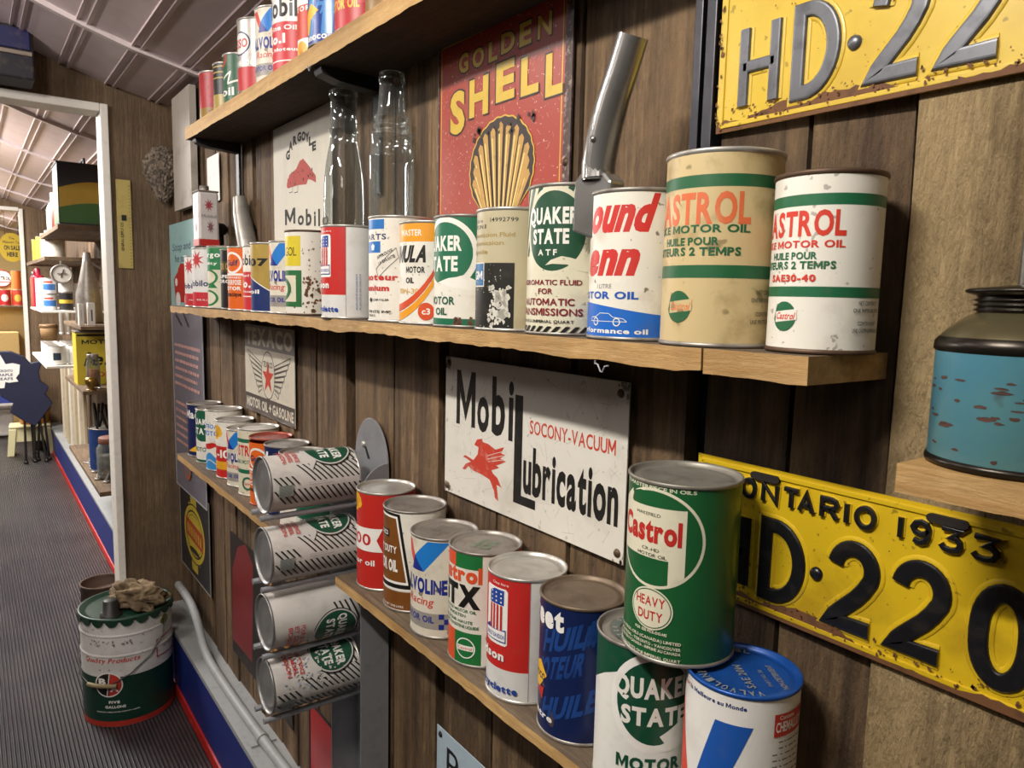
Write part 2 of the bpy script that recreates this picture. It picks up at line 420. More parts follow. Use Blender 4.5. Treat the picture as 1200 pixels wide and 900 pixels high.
# ceiling: white ribbed panels on a low curve
CP = [(.05, .645), (-.2, .699), (-.35, .745), (-.5, .80), (-.75, .875), (-1.05, .94), (-1.5, .98), (-1.95, .94), (-2.3, .86), (-2.65, .75), (-3.0, .645)]
def cz(y):
    for (y0, z0), (y1, z1) in zip(CP, CP[1:]):
        if y1 <= y <= y0: return z0+(z1-z0)*(y-y0)/(y1-y0)
    return CP[-1][1]
CEIL = paint('#cbb9b9', .36, .25, '#a08c86', 12); CEILS = paint('#d9cccb', .4, .1)
cb = MB(); ys = [.05-.0077*k for k in range(397)]
vs = []; 
for y in ys: vs += [(-11.5, y, F+cz(y)), (2.2, y, F+cz(y))]
cb.add(vs, [(2*k, 2*k+1, 2*k+3, 2*k+2) for k in range(len(ys)-1)], CEIL, True)
y = -.04
while y > -2.95:                               # pairs of raised ribs running along the room
    for dy, w in ((0, .010), (-.026, .007)):
        z = F+cz(y+dy); cb.box(-11.4, 2.1, y+dy-w/2, y+dy+w/2, z-.006, z+.004, CEIL)
    y -= .135
for X in (-10.6, -9.3, -8.2, -6.9, -5.9, -4.85, -3.9, -2.45, -1.35, -.25, .9):   # cross seams
    for k in range(0, len(ys)-8, 8):
        y0, y1 = ys[k], ys[k+8]; z0, z1 = F+cz(y0), F+cz(y1)
        cb.add([(X, y0, z0-.015), (X+.022, y0, z0-.015), (X+.022, y1, z1-.015), (X, y1, z1-.015), (X, y0, z0), (X+.022, y0, z0), (X+.022, y1, z1), (X, y1, z1)],
               [(0, 1, 2, 3), (0, 4, 5, 1), (1, 5, 6, 2), (2, 6, 7, 3), (3, 7, 4, 0)], CEILS)
structure(cb.build('ceiling', recalc=False))
wl = MB(); wl.box(-11.5, 2.2, -3.08, -3.0, 0, F+.72, WOODD); structure(wl.build('wall_left'))
wb = MB(); wb.box(2.2, 2.26, -3.08, .05, 0, F+1.05, WOODD); structure(wb.build('wall_back'))
CREAM = paint('#d8b878', .6, .15, '#a88a50')
we = MB(); we.box(-11.56, -11.5, -3.08, .05, 0, F+1.05, CREAM); structure(we.build('wall_end'))

def partition(name, X0, X1, yo, ztop, mat, yl=-1.25):
    b = MB(); b.box(X0, X1, yo, .02, 0, ztop, mat)                       # post by the shelf wall
    b.prism([(yo, ztop), (.02, ztop), (.02, F+.66), (-.2, F+.705), (-.35, F+.75), (-.5, F+.805), (-.75, F+.88), (-1.05, F+.945), (-1.5, F+.985), (-1.95, F+.945), (-2.3, F+.865), (-2.65, F+.755), (-3.0, F+.65), (-3.0, ztop)], X0, X1, mat, lambda u, v, d: (d, u, v))
    b.box(X0, X1, -3.0, yl, 0, ztop, mat)
    return structure(b.build(name))
partition('wall_partition', -3.03, -2.94, -.20, F+.628, WOODD)
partition('wall_partition_far', -7.7, -7.6, -.205, F+.66, WOODD, -1.15)
t = MB(); t.box(-3.035, -2.925, -.222, -.198, .3, F+.628, WHITEP); structure(t.build('trim_1', bevel=.003))
t = MB(); t.box(-3.035, -2.925, -1.25, -.2225, F+.600, F+.628, WHITEP); structure(t.build('trim_2', bevel=.003))
t = MB(); t.box(-7.71, -7.585, -.228, -.2, .2, F+.66, WHITEP); structure(t.build('trim_3', bevel=.003))
t = MB(); t.box(-7.71, -7.585, -1.15, -.229, F+.64, F+.67, WHITEP); structure(t.build('trim_4', bevel=.003))
# baseboard: red strip on the floor, blue board, grey ledge
RED = paint('#b5251f', .5, .3, '#5a1a14'); BLUE = paint('#1c2c74', .45, .25, '#141b40'); GREYP = paint('#9a9c9c', .55, .25, '#6a6864')
b = MB(); b.box(-7.6, 2.2, -.088, 0, .028, F-1.205, BLUE); b.box(-7.6, 2.2, -.091, .0, F-1.205, F-1.19, GREYP)
b.prism([(-.096, .0), (-.08, .0), (-.08, .034), (-.093, .028)], -7.6, 2.2, RED, lambda u, v, d: (d, u, v))
structure(b.build('baseboard_right'))

# ------------------------------------------------------------------ shelves
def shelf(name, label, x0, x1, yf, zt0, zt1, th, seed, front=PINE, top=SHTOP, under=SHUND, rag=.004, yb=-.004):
    R = random.Random(seed); n = max(6, int((x1-x0)/.014)); b = MB(); vs = []
    jy = jb = 0
    for k in range(n+1):
        f = k/n; x = x0+(x1-x0)*f; z = zt0+(zt1-zt0)*f
        jy = .7*jy+R.uniform(-1, 1)*rag*.2; jb = .82*jb+R.uniform(-1, 1)*rag*.38
        vs += [(x, yf+jy, z), (x, yf+jy+R.uniform(-.0005, .001), z-th+jb), (x, yb, z-th), (x, yb, z)]
    tf, ff, uf = [], [], []
    for k in range(n):
        o = 4*k; ff.append((o, o+1, o+5, o+4)); uf.append((o+1, o+2, o+6, o+5)); tf.append((o+3, o, o+4, o+7))
    e = 4*n
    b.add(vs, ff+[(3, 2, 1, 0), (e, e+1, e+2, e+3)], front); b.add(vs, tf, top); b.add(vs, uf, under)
    o = b.build(name, recalc=False); return tag(o, label, 'shelf', 'wall shelf boards')
def zmid(x): return F-.038+(x+.43)*.0041
ZLR = F-.4875; ZLL = F-.496
def ztop(x): return F+.4085+(x+1.0)*-.017
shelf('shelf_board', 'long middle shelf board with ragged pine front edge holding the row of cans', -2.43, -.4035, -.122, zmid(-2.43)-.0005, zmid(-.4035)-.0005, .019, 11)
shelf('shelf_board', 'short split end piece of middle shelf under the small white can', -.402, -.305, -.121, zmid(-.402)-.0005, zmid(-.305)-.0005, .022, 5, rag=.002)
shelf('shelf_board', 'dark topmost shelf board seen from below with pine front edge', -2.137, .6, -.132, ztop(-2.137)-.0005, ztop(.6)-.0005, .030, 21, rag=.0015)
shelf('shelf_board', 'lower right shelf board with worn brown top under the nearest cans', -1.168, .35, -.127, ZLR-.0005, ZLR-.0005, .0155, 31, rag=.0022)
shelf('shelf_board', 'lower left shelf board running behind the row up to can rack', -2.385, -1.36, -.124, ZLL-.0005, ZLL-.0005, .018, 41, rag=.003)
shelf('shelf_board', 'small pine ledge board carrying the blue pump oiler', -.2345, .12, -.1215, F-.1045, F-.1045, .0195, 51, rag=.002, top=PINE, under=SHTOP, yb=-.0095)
# black steel brackets under the top shelf
for X, lab in ((-1.248, 'black steel bracket under top shelf above the two glass bottles'), (-2.09, 'black steel bracket under far left end of top shelf')):
    zt = ztop(X)-.0305; b = MB()
    e = empty('shelf_bracket', (X, -.006, zt), 0, lab, 'bracket', 'black brackets under the top shelf')
    b = MB(); b.box(-.016, .016, -.115, 0, -.006, 0, BLACKP); b.prism([(-.115, -.006), (0, -.006), (0, -.026), (-.08, -.020), (-.112, -.012)], -.016, .016, BLACKP, lambda u, v, d: (d, u, v)); b.build('arm', e, .001)
    b = MB(); b.box(-.013, .013, -.006, 0, -.20, 0, BLACKP); b.build('wall_plate', e, .001)
# pair of grey steel strips beside the upper plate
b = MB()
for dx, w in ((-.5125, .010), (-.4965, .012)): b.box(dx-w/2, dx+w/2, -.018, .018, F-.02, F+.377, STEELD)
tag(b.build('steel_channel', bevel=.001), 'narrow dark grey steel channel running up the wall beside upper yellow plate', 'metal channel')
for (px, py), zz, lab in (((704, 424), zmid(-.6)-.021, 'tiny wire cup hook under the middle shelf above white lubrication sign'), ((362, 76), ztop(-1.3)-.031, 'tiny wire cup hook under the front edge of top shelf')):
    p = at_z(px, py, zz); b = MB(); b.tube([(-.008, 0, -.002), (-.004, 0, -.003), (0, 0, -.0095), (.003, 0, -.0098), (.006, 0, -.004), (.011, 0, -.003)], .0009, STEEL, 8); b.tube([(-.008, 0, -.003), (-.008, 0, .001)], .0009, STEEL, 8); o = b.build('cup_hook'); o.location = p; tag(o, lab, 'hook')

# ------------------------------------------------------------------ inks
INK = lambda h, g=.10: paint(h, .42, g, '#7a6850', 60)
white, black, navy, red, green, blue, orange, yellow, maroon, grey = (INK(h) for h in ('#ece8de', '#191817', '#1d2356', '#c4302a', '#17523a', '#1f62b4', '#dd5a26', '#e8b62a', '#7d1f2a', '#8b8a88'))
WH = paint('#e6e1d5', .4, .22, '#94836a', 22, spots=.5); WH2 = paint('#e4dfd2', .42, .4, '#8d7a58', 18, spots=.8, ss=90)
SILV = paint('#e0ded9', .38, .2, '#a09890', 25, .05)
R5 = .0492; HQ = .1655; HL = .145
BODY = {}

def lower(name, label, x, y, r, h, base, art, **k): return can(name, label, x, y, ZLR, r, h, base, art, **k)
G_LR = 'oil cans on the lower right shelf'; G_MID = 'oil cans on the middle shelf'; G_UP = 'oil cans on the top shelf'; G_LL = 'oil cans on the lower left shelf'

# --- two-stroke cans with green bands (shared layout)
def two_stroke(name, label, x, y, z, r, h, base, let, grn, logo, fad, small, sae, a_, **k):
    A = cart(r, h); ar, al = a_
    b1, b2, c0, c1 = (.81, .872, .645, .785) if sae else (.81, .872, .625, .785)
    A.rect(-180, 180, b1, b2, grn)
    lo = (.315, .372) if sae else (.355, .42)
    A.rect(-180, 180, *lo, grn)
    A.text('CASTROL', -97, ar, c0, c1, let, .035, .0, .06)
    A.text('2-STROKE MOTOR OIL', -128, ar, .583, .623, let if sae else grn, .035)
    A.text('HUILE POUR', -66, al, .52, .56, grn, .035); A.text('MOTEURS 2 TEMPS', -96, ar-8, .468, .51, grn, .035)
    if sae: A.text('SAE30-40', -66, al, .398, .438, let, .045)
    ca, cv, ra, rv = (-41, .205, 15, .083)
    A.oval(ca, cv, ra, rv, grn); A.poly([(ca-12, cv-.036), (ca-12, cv+.024), (ca+16, cv+.042), (ca+16, cv-.018)], base)
    A.text('Castrol', ca-11, ca+13, cv-.018, cv+.022, let, .03, .25)
    A.poly([(ca-17, cv-.01), (ca-12, cv+.08), (ca-10, cv+.075), (ca-14, cv-.01)], base)
    for i, t in enumerate(('NET CONTENTS', 'ONE IMPERIAL PINT' if sae else 'ONE IMPERIAL QUART', 'CONTENU NET', 'UNE CHOPINE IMPERIALE' if sae else 'UNE PINTE IMPERIALE')):
        v = (.275, .235, .165, .125)[i]; A.text(t, 32 if i % 2 else 38, 72 if i % 2 else 66, v, v+.022, small, .02)
    return can(name, label, x, y, z, r, h, base, A, **k)
BEIGE = paint('#c9b383', .45, .65, '#8f7646', 20, spots=.6, scol='#5f4c2a', ss=48)
two_stroke('oil_can', 'large yellowed cream can with green bands and faded orange lettering', -.4297, -.07, zmid(-.4297), .0505, .166, BEIGE,
    paint('#d56a3e', .45, .3, '#cdb684', 40), paint('#1f5d38', .45, .2), None, None, paint('#5d5a45'), False, (27, -2), rim=TIN2, group=G_MID)
two_stroke('oil_can', 'small white can with green bands and red lettering, last on the middle shelf', -.3326, -.062, zmid(-.3326), .0412, .139, WH,
    INK('#cf3b2a'), INK('#1d6440'), None, None, paint('#57584f'), True, (19, -8), lid=RUST, rim=RUST, group=G_MID)

# --- white can with big slanted red letters over a blue wave
r, h = R5, HL; A = cart(r, h)
A.text('ound', -74, 10, .715, .965, INK('#c8322c'), .055, .30, .03); A.text('enn', -80, -4, .43, .675, INK('#c8322c'), .055, .30, .03)
A.text('1 LITRE', -52, -30, .345, .375, grey, .01); A.text('MOTOR OIL', -100, 2, .275, .325, INK('#1d56b0'), .04)
wv = [(-120, .012)]+[(a, .21+.045*math.cos(math.radians((a+95)*1.15))) for a in range(-120, 101, 10)]+[(100, .012)]
A.poly(wv, INK('#1e66c2')); A.text('performance oil', -95, 14, .045, .08, white, .035)
A.line([(-62, .125), (-60, .15), (-52, .155), (-45, .18), (-32, .178), (-27, .155), (-14, .145), (-10, .125), (-62, .125)], .0006, white)
for c in (-52, -22): A.ring(c, .122, 4.5, .028, 1.2, .007, white)
can('oil_can', 'white can with large slanted red letters above a blue wave beside the yellowed cream can', -.5325, -.0685, zmid(-.5325), r, h, WH2, A, lid=TIN2, group=G_MID)

# --- green and cream striped transmission fluid can
r, h = R5, .161; A = cart(r, h); CRM = paint('#d9d3ba', .42, .25, '#a08c64', 20, spots=.5); DG = INK('#1c4a33')
A.stripes(-150, 110, .53, .985, 18, 30, .55, DG); A.oval(-24, .69, 47, .295, CRM); A.oval(-24, .69, 42, .262, DG)
A.poly([(23, .66), (27, .69), (22, .56), (16, .50), (30, .475), (44, .46), (30, .415), (10, .43), (-4, .47), (-24, .475), (-34, .465), (-26, .50), (-12, .525), (0, .515), (10, .50), (19, .56)], CRM)
A.text('QUAKER', -66, 8, .735, .845, white, .045, 0, .05); A.text('STATE', -57, -3, .605, .705, white, .045, 0, .05); A.text('ATF', -46, -18, .53, .57, white, .03, 0, .3)
for t, a, b_, v0, v1 in (('QUADROMATIC FLUID', -100, 15, .335, .37), ('FOR', -44, -22, .275, .312), ('AUTOMATIC', -77, 6, .20, .246), ('TRANSMISSIONS', -98, 17, .132, .18)): A.text(t, a, b_, v0, v1, maroon, .025)
A.text('CONTENTS 1 IMPERIAL QUART', -96, 6, .082, .102, black, .02); A.stripes(-180, 180, .018, .06, 30, 8, .5, black)
can('oil_can', 'cream and dark green diagonal striped fluid can under bent chrome spout', -.635, -.07, zmid(-.635), r, h, CRM, A, lid=TIN2, group=G_MID)

# --- beige can with peeled black panel
r, h = R5, HL; BG = paint('#b9ae8e', .45, .35, '#8c7a52', 16); TAN = paint('#a98f50', .45, .2); A = cart(r, h)
A.text('14992799', -40, 2, .885, .918, black, .01, 0, .1); A.text('Litre', -80, -56, .885, .915, black, .0); A.text('DEXRON II', -100, -48, .835, .868, black, .0)
A.text('Transmission Fluid', -96, -2, .765, .80, TAN, .01); A.text('transmission', -96, -18, .70, .735, TAN, .01); A.text('Liquide', -92, -44, .63, .665, TAN, .01)
A.rect(-90, -2, .015, .555, INK('#23221f')); A.rect(-84, -50, .36, .56, INK('#d9d5c6')); A.rect(-82, -51.5, .37, .55, INK('#2a6a9e')); A.text('GM', -80, -54, .42, .49, white, .03)
A.blots(-40, -8, .03, .36, 60, .004, INK('#d8d4c8'), 4); A.blots(-28, -14, .08, .32, 30, .0065, INK('#d8d4c8'), 5); A.blots(-85, -5, .03, .54, 60, .0012, INK('#cfcabb'), 6)
can('oil_can', 'beige fluid can with a flaking black panel left of the striped can', -.7384, -.07, zmid(-.7384), r, h, BG, A, group=G_MID)

# --- green over white can with white letter ring
r, h = R5, HL; A = cart(r, h); GQ = INK('#1f6a4c')
A.rect(-180, 180, .36, .985, GQ); A.oval(-46, .655, 58, .325, white); A.rect(-180, 180, .285, .40, WH); A.oval(-46, .66, 49, .275, GQ)
A.poly([(-10, .47), (18, .40), (26, .345), (0, .33), (-30, .36), (-60, .40), (-36, .44), (-22, .45)], white)
A.text('QUAKER', -102, -14, .68, .815, white, .045, 0, .05); A.text('STATE', -94, -20, .50, .635, white, .045, 0, .05)
A.text('MOTOR', -88, -24, .205, .275, INK('#1b5a40'), .03); A.text('OIL', -66, -38, .11, .175, INK('#1b5a40'), .03); A.rect(-180, 180, .015, .08, GQ)
A.blots(-25, 5, .0, .09, 14, .005, INK('#6a4a3a'), 3)
can('oil_can', 'green topped white can with a white ring left of the beige can', -.8405, -.07, zmid(-.8405), r, h, WH, A, lid=TIN2, group=G_MID)

# --- white can with orange top band and swooping stripes
r, h = R5, HL; A = cart(r, h); OR = INK('#e79a22'); R2 = INK('#d2502a')
A.rect(-180, 180, .80, .975, OR); A.text('MASTER', -66, -20, .855, .915, white, .02); A.text('FORMULA', -130, -13, .60, .765, black, .05, .25, .03)
A.text('MOTOR', -52, -14, .50, .56, black, .04); A.text('OIL', -52, -34, .40, .455, black, .04); A.text('10W-30', -72, -24, .30, .35, paint('#d8a94e'), .01)
def arc(w0, w1, m_):
    A.poly([(-110+ (a*1.32), v0) for a, v0 in [(t, .015+w0+.62*(t/100)**3.2) for t in range(0, 101, 8)]]+[(-110+(a*1.32), v0) for a, v0 in [(t, .015+w1+.62*(t/100)**3.2) for t in range(96, -1, -8)]], m_)
arc(.10, .17, R2); arc(.01, .085, OR)
A.oval(-12, .13, 14, .085, R2); A.text('c3', -19, -5, .10, .16, white, .03)
can('oil_can', 'white can with an orange top band and sweeping orange stripe', -.9435, -.0675, zmid(-.9435), r, h, WH, A, group=G_MID)

# --- white and blue parts-maker can
r, h = R5, .160; A = cart(r, h); CB = INK('#2470b8')
A.rect(-110, -30, .875, .965, CB); A.text('PARTS', -92, -26, .775, .83, INK('#22345e'), .03); A.rect(-110, -38, .655, .76, CB)
A.poly([(-58+6*math.cos(math.radians(90+72*i)), .707+.036*math.sin(math.radians(90+72*i))) for i in range(5)], white)
for q, (t, v) in enumerate((('APPROUVE', .59), ('LA GARANTIE', .535))):
    P = text_polys(t, 0, .030 if q == 0 else .031, 0, .005, .03); x0, y0 = math.radians(-44)*r+q*.003, v*h
    A.add([[(x0+u*.88-w_*.4, y0+u*.40+w_*.9) for u, w_ in p] for p in P], black)
bx = [(-48, .50), (-8, .70), (-3, .61), (-42, .42), (-48, .50)]; A.line(bx, .0007, black)
A.text('moteur', -90, -4, .395, .455, red, .045); A.text('premium', -104, -20, .295, .35, red, .045); A.text('CHRYSLER', -56, -20, .20, .22, black, .01)
A.text('1 PINTE IMP.', -76, -14, .085, .11, black, .01); A.text('LITRES', -82, -50, .05, .07, black, .0); A.oval(-64, .21, 5, .02, black)
can('oil_can', 'white can with two blue blocks and red lettering in front of the taller bottle', -1.0455, -.068, zmid(-1.0455), r, h, WH, A, group=G_MID)

# --- red motorcycle-oil can with the flag numeral panel (used twice)
r, h = R5, .157; A = cart(r, h); RD = INK('#c22a26'); BL = INK('#25469a'); PW = INK('#f0ede6')
A.rect(-180, 5, .255, .985, RD); A.rect(5, 6, .02, .985, grey); A.rect(-100, 5, .252, .257, WH)
A.text('One litre', -56, -26, .925, .945, PW, .0)
A.poly([(-72, .46), (-72, .88), (-69, .90), (-30, .90), (-27, .88), (-27, .46), (-30, .445), (-69, .445)], PW)
# numeral one: starred blue head, red and white striped stem, red foot
A.poly([(-62, .855), (-52, .885), (-33, .885), (-33, .765), (-62, .765)], BL)
for i in range(3):
    for j in range(3):
        A.oval(-57+i*9.5, .79+j*.034, 1.7, .008, PW, 5)
for i in range(4): A.poly([(-60+i*7, .765), (-56.6+i*7, .765), (-56.6+i*7, .565), (-60+i*7, .565)], RD)
A.poly([(-70, .565), (-60, .60), (-60, .565), (-38, .565), (-29, .58), (-29, .475), (-70, .475)], BL); A.poly([(-69, .555), (-30, .565), (-30, .482), (-69, .482)], PW)
A.text('HARLEY-DAVIDSON', -67, -31, .50, .535, BL, .03)
A.text('Davidson', -122, -31, .325, .40, PW, .045); A.text('motorcyclette', -124, -10, .075, .135, BL, .045)
for q in range(2): A.add([[(math.radians(24+q*7)*r+w_, .1*h+u) for u, w_ in p] for p in text_polys('MOTORCYCLE OIL FOUR STROKE SAE 50', 0, .06, 0, .0025, .01)], BL)
c1 = can('oil_can', 'red can with starred numeral panel between orange green can and dark blue can', -.6953, -.0735, ZLR, r, h, SILV, A, group=G_LR, lid=TIN)
hb = [c for c in c1.children if c.name.startswith('body')][0].data
can('oil_can', 'red can with starred numeral panel in front of the left glass bottle', -1.212, -.078, zmid(-1.212), r, h, SILV, body=hb, turn=-14, group=G_MID)

# --- cream racing can with blue and red V (used four times)
r, h = R5, .148; A = cart(r, h); VB = INK('#1f78c8'); VN = INK('#1e2f86'); VR = INK('#cf4a3c'); SPK = paint('#d9d2c0', .45, .3, '#8a7654', 20, spots=.8, scol='#5a4028', ss=55)
A.poly([(-88, .94), (-70, .94), (-46, .66), (-56, .66)], VR); A.poly([(-29, .965), (10, .965), (-36, .66), (-58, .80)], VB); A.poly([(-58, .80), (-36, .66), (-66, .66)], VN)
A.text('VALVOLINE', -108, 6, .445, .595, VN, .05, 0, .05); A.text('Racing', -76, -18, .33, .41, VR, .01, .2); A.rect(-110, 40, .10, .255, paint('#9a948c', .45, .3))
A.text('MOTOR OIL', -96, -16, .16, .225, VN, .035)
for i in range(3):
    for j in range(3):
        if (i+j) % 2 == 0: A.rect(-8+i*9, 1+i*9, .10+j*.052, .152+j*.052, VN)
vcan = can('oil_can', 'cream speckled racing can with blue V, left of the orange and green can', -.899, -.0705, ZLR, r, h, SPK, A, group=G_LR, lid=TIN2)
vb = [c for c in vcan.children if c.name.startswith('body')][0].data
can('oil_can', 'white racing can with blue V beside the gold and navy can', -1.5225, -.065, zmid(-1.5225), r, h, SPK, body=vb, turn=-6, group=G_MID)
can('oil_can', 'white racing can with blue V, fifth along the lower left shelf', -1.918, -.0525, ZLL, r, h, SPK, body=vb, turn=-4, group=G_LL)
can('oil_can', 'white can with a blue V in the topmost row', -1.5583, -.075, ztop(-1.5583), r, h, SPK, body=vb, turn=8, group=G_UP)

# --- red can with shell badge, white pennant
r, h = R5, .166; A = cart(r, h); SR = INK('#bf2a22'); YL = INK('#e9b52c')
def pecten(A, ca, cv, ra, rv, m1, m2, n=7):
    pts = [(ca-ra*.35, cv-rv), (ca-ra*.4, cv-rv*.75)]+[(ca+ra*math.cos(math.radians(t))*(1+.04*math.cos(math.radians(t*12))), cv-.1*rv+rv*1.1*math.sin(math.radians(t))) for t in range(200, -21, -10)]+[(ca+ra*.4, cv-rv*.75), (ca+ra*.35, cv-rv)]
    A.poly(pts, m1)
    for k in range(n):
        t = math.radians(150-120*k/(n-1)); A.line([(ca+.12*ra*math.cos(t), cv-.7*rv), (ca+.92*ra*math.cos(t), cv-.1*rv+.98*rv*math.sin(t))], .0005, m2)
pecten(A, -78, .88, 24, .095, YL, SR)
A.poly([(-150, .63), (-6, .64), (-18, .52), (-6, .40), (-150, .40)], PW); A.text('100', -84, -30, .46, .575, SR, .02); A.text('motor oil', -112, -22, .255, .315, PW, .03)
can('oil_can', 'red can with white pennant, first on the lower right shelf by the can rack', -1.1025, -.063, ZLR, r, h, SR, A, group=G_LR, lid=TIN)

# --- brown and white heavy duty can
r, h = R5, .161; A = cart(r, h); BR = paint('#7a4a1e', .4, .35, '#3e2410', 20)
A.rect(-180, 180, .0, .205, BR); A.poly([(-105, .985), (-28, .965), (-4, .22), (-105, .22)], black); A.poly([(-105, .955), (-33, .94), (-11, .275), (-105, .275)], PW)
A.poly([(-105, .935), (-36, .92), (-15, .30), (-105, .30)], BR); A.rect(-105, -52, .725, .80, black); A.text('TEXACO', -88, -56, .74, .785, PW, .02)
A.text('HEAVY DUTY', -112, -34, .575, .645, PW, .03); A.text('MOTOR OIL', -112, -32, .395, .51, PW, .05); A.text('SAE 30 NET ONE LITRE', -80, -20, .045, .065, PW, .01)
A.rect(-180, 180, .215, .235, PW)
can('oil_can', 'white can with brown panel and black border, second on the lower right shelf', -1.0008, -.0635, ZLR, r, h, WH, A, group=G_LR, lid=TIN2)

# --- orange, green and white can
r, h = R5, .157; A = cart(r, h); GO = INK('#d9522a'); GG = INK('#1f7038')
for a0, a1, m_ in ((-110, -52, GO), (-52, -4, GG), (26, 85, GO)): A.rect(a0, a1, .855, .985, m_); A.rect(a0, a1, .015, .30, m_)
A.text('Castrol', -118, -4, .735, .875, GO, .05, 0, .04); A.text('GTX', -104, -6, .515, .715, black, .065, 0, .03)
for i, t in enumerate(('HIGH PERFORMANCE MOTOR OIL', 'WITH LIQUID TUNGSTEN', 'HUILE MOTEUR POUR HAUTE', 'PERFORMANCE AVEC TUNGSTENE LIQUIDE')): A.text(t, -128, (-12, -30, -18, -8)[i], .475-.042*i-(.01 if i > 1 else 0), .475-.042*i+.026-(.01 if i > 1 else 0), INK('#2a6a3c'), .02)
A.oval(-30, .165, 17, .09, PW); A.oval(-30, .165, 15, .08, GG); A.poly([(-44, .14), (-44, .185), (-16, .19), (-16, .145)], PW); A.text('Castrol', -43, -18, .152, .178, GO, .02)
gx = can('oil_can', 'orange, green and white can with big black capitals on the lower right shelf', -.7965, -.0675, ZLR, r, h, paint('#e2dccf', .3, .2, '#8d8068', 20, bump=.25), A, group=G_LR, lid=TIN2, lidart=1)

# --- dark blue crumpled can
r, h = R5, .158; A = cart(r, h); NV = paint('#14224f', .35, .45, '#0c1124', 18, spots=.4, scol='#7a5a3a', ss=45); NL = paint('#1f4486', .35, .35, '#14224f', 25)
for i, (t, a0, v0) in enumerate((('HUILE', -62, .60), ('MOTEUR', -80, .36), ('HUILE', -62, .10), ('MOTOR', 0, .70))):
    P = text_polys(t, 0, .075, 0, .026, .045, .25); x0, y0 = math.radians(a0)*r, v0*h
    A.add([[(x0+u*.93, y0+u*.34+w_) for u, w_ in p] for p in P], NL)
A.text('Street', -128, -24, .80, .965, PW, .05, 0, .04); A.poly([(-100, .45), (-66, .53), (-50, .44), (-70, .31), (-100, .34)], YL); A.text('SUNOCO', -98, -54, .39, .44, NV, .04)
A.poly([(-78, .315), (-56, .34), (-60, .24)], SR); A.text('1 litre', -88, -38, .115, .165, PW, .04)
A.poly([(28, .02), (52, .17), (70, .24), (85, .22), (85, .02)], paint('#8a6a42', .6, .6, '#3a2414', 30))
can('oil_can', 'dark blue can with crumpled rusty side and white script', -.5932, -.0711, ZLR, r, h, NV, A, group=G_LR, lid=metal('#7b6a58', .5, .7, '#4a3426', 25, .5), rim=TIN2)

# --- white can with green disc on lower shelf, front
r, h = R5, .158; A = cart(r, h); DG2 = INK('#134a34')
A.poly([(-180, .985), (180, .985), (180, .70), (60, .70), (-14, .86), (-52, .76), (-80, .66), (-180, .62)], DG2); A.oval(14, .655, 53, .325, PW); A.oval(14, .655, 45, .272, DG2)
A.poly([(20, .44), (46, .52), (66, .56), (80, .44), (60, .37), (30, .335), (6, .36), (26, .395)], PW)
A.text('QUAKER', -34, 62, .68, .815, white, .045, 0, .05); A.text('STATE', -25, 54, .505, .625, white, .045, 0, .05); A.text('MOTOR', -29, 48, .21, .295, DG2, .05); A.text('OIL', -12, 24, .09, .17, DG2, .05)
q1 = can('oil_can', 'white can with large dark green disc below the dark green can', -.4886, -.0795, ZLR, r, h, INK('#e8e6de'), A, group=G_LR, lid=TIN2)
qb = [c for c in q1.children if c.name.startswith('body')][0].data
b = MB(); LA = Art(); LA.ring(0, 0, .036, .036, .009, .009, INK('#5a6660'))
for k, ch in enumerate('QUAKER STATE MOTOR OIL '):
    t = math.radians(90-k*15.6)
    if ch != ' ': LA.add([[(math.cos(t)*.0315+(u-.0015)*math.sin(t)+(w_-.002)*math.cos(t), math.sin(t)*.0315-(u-.0015)*math.cos(t)+(w_-.002)*math.sin(t)) for u, w_ in p] for p in text_polys(ch, 0, .0035, 0, .005, .02)], TIN)
def lid_print(root, A, zz, sub='lettering'):
    l = [c for c in root.children if c.name.startswith('lid')][0]; b = MB()
    for i, (P, m_) in enumerate(A.it):
        for q in P: b.add([(u, v, zz+i*.00007) for u, v in q], [tuple(range(len(q)))], m_)
    return b.build(sub, l, recalc=False)
lid_print(q1, LA, -.0033)

LB = Art(); th = math.radians(58); ct, st_ = math.cos(th), math.sin(th)
for t, u0, u1, v0, v1 in (('Castrol', -.018, .018, .006, .016), ('GTX', -.017, .017, -.014, .001)):
    LB.add([[(u*ct-v*st_, u*st_+v*ct) for u, v in p] for p in text_polys(t, u0, u1, v0, v1, .03)], paint('#6f8a70', .45, .3))
lid_print(gx, LB, -.0033)
LB = Art()
for k in range(5): LB.add([[(u*ct-v*st_, u*st_+v*ct) for u, v in p] for p in text_polys('VALVOLINE RACING', -.024, .024, .014-.008*k, .018-.008*k, .02)], paint('#7d7468', .45, .3))
lid_print(vcan, LB, -.0033)
# --- white can with blue lid
r, h = R5, .163; A = cart(r, h); BV = INK('#1f55a8'); RV = INK('#d8442e'); BLID = metal('#1a4f9e', .35, .25, '#12315e', 30, .25)
A.text('La Premiere et', -122, -62, .915, .94, INK('#b8322e'), .03); A.text('la Meilleure au Monde', -60, 6, .915, .94, INK('#20306c'), .045)
A.poly([(-112, .90), (-84, .90), (-45, .20), (-66, .20)], RV); A.poly([(-24, .83), (13, .83), (-38, .12), (-62, .12), (-56, .26)], BV)
A.rect(34, 78, .775, .90, SR); A.text('Contains', 40, 60, .868, .89, PW, .01); A.text('CHEMALLOY', 36, 77, .80, .855, PW, .02)
for i in range(11):
    a = 40 if i < 2 else 33
    for wd in (7, 4, 9, 6, 8):
        if a+wd < 75: A.rect(a, a+wd-1.5, .742-.032*i, .750-.032*i, INK('#6a6a68'))
        a += wd+((i*wd) % 3)
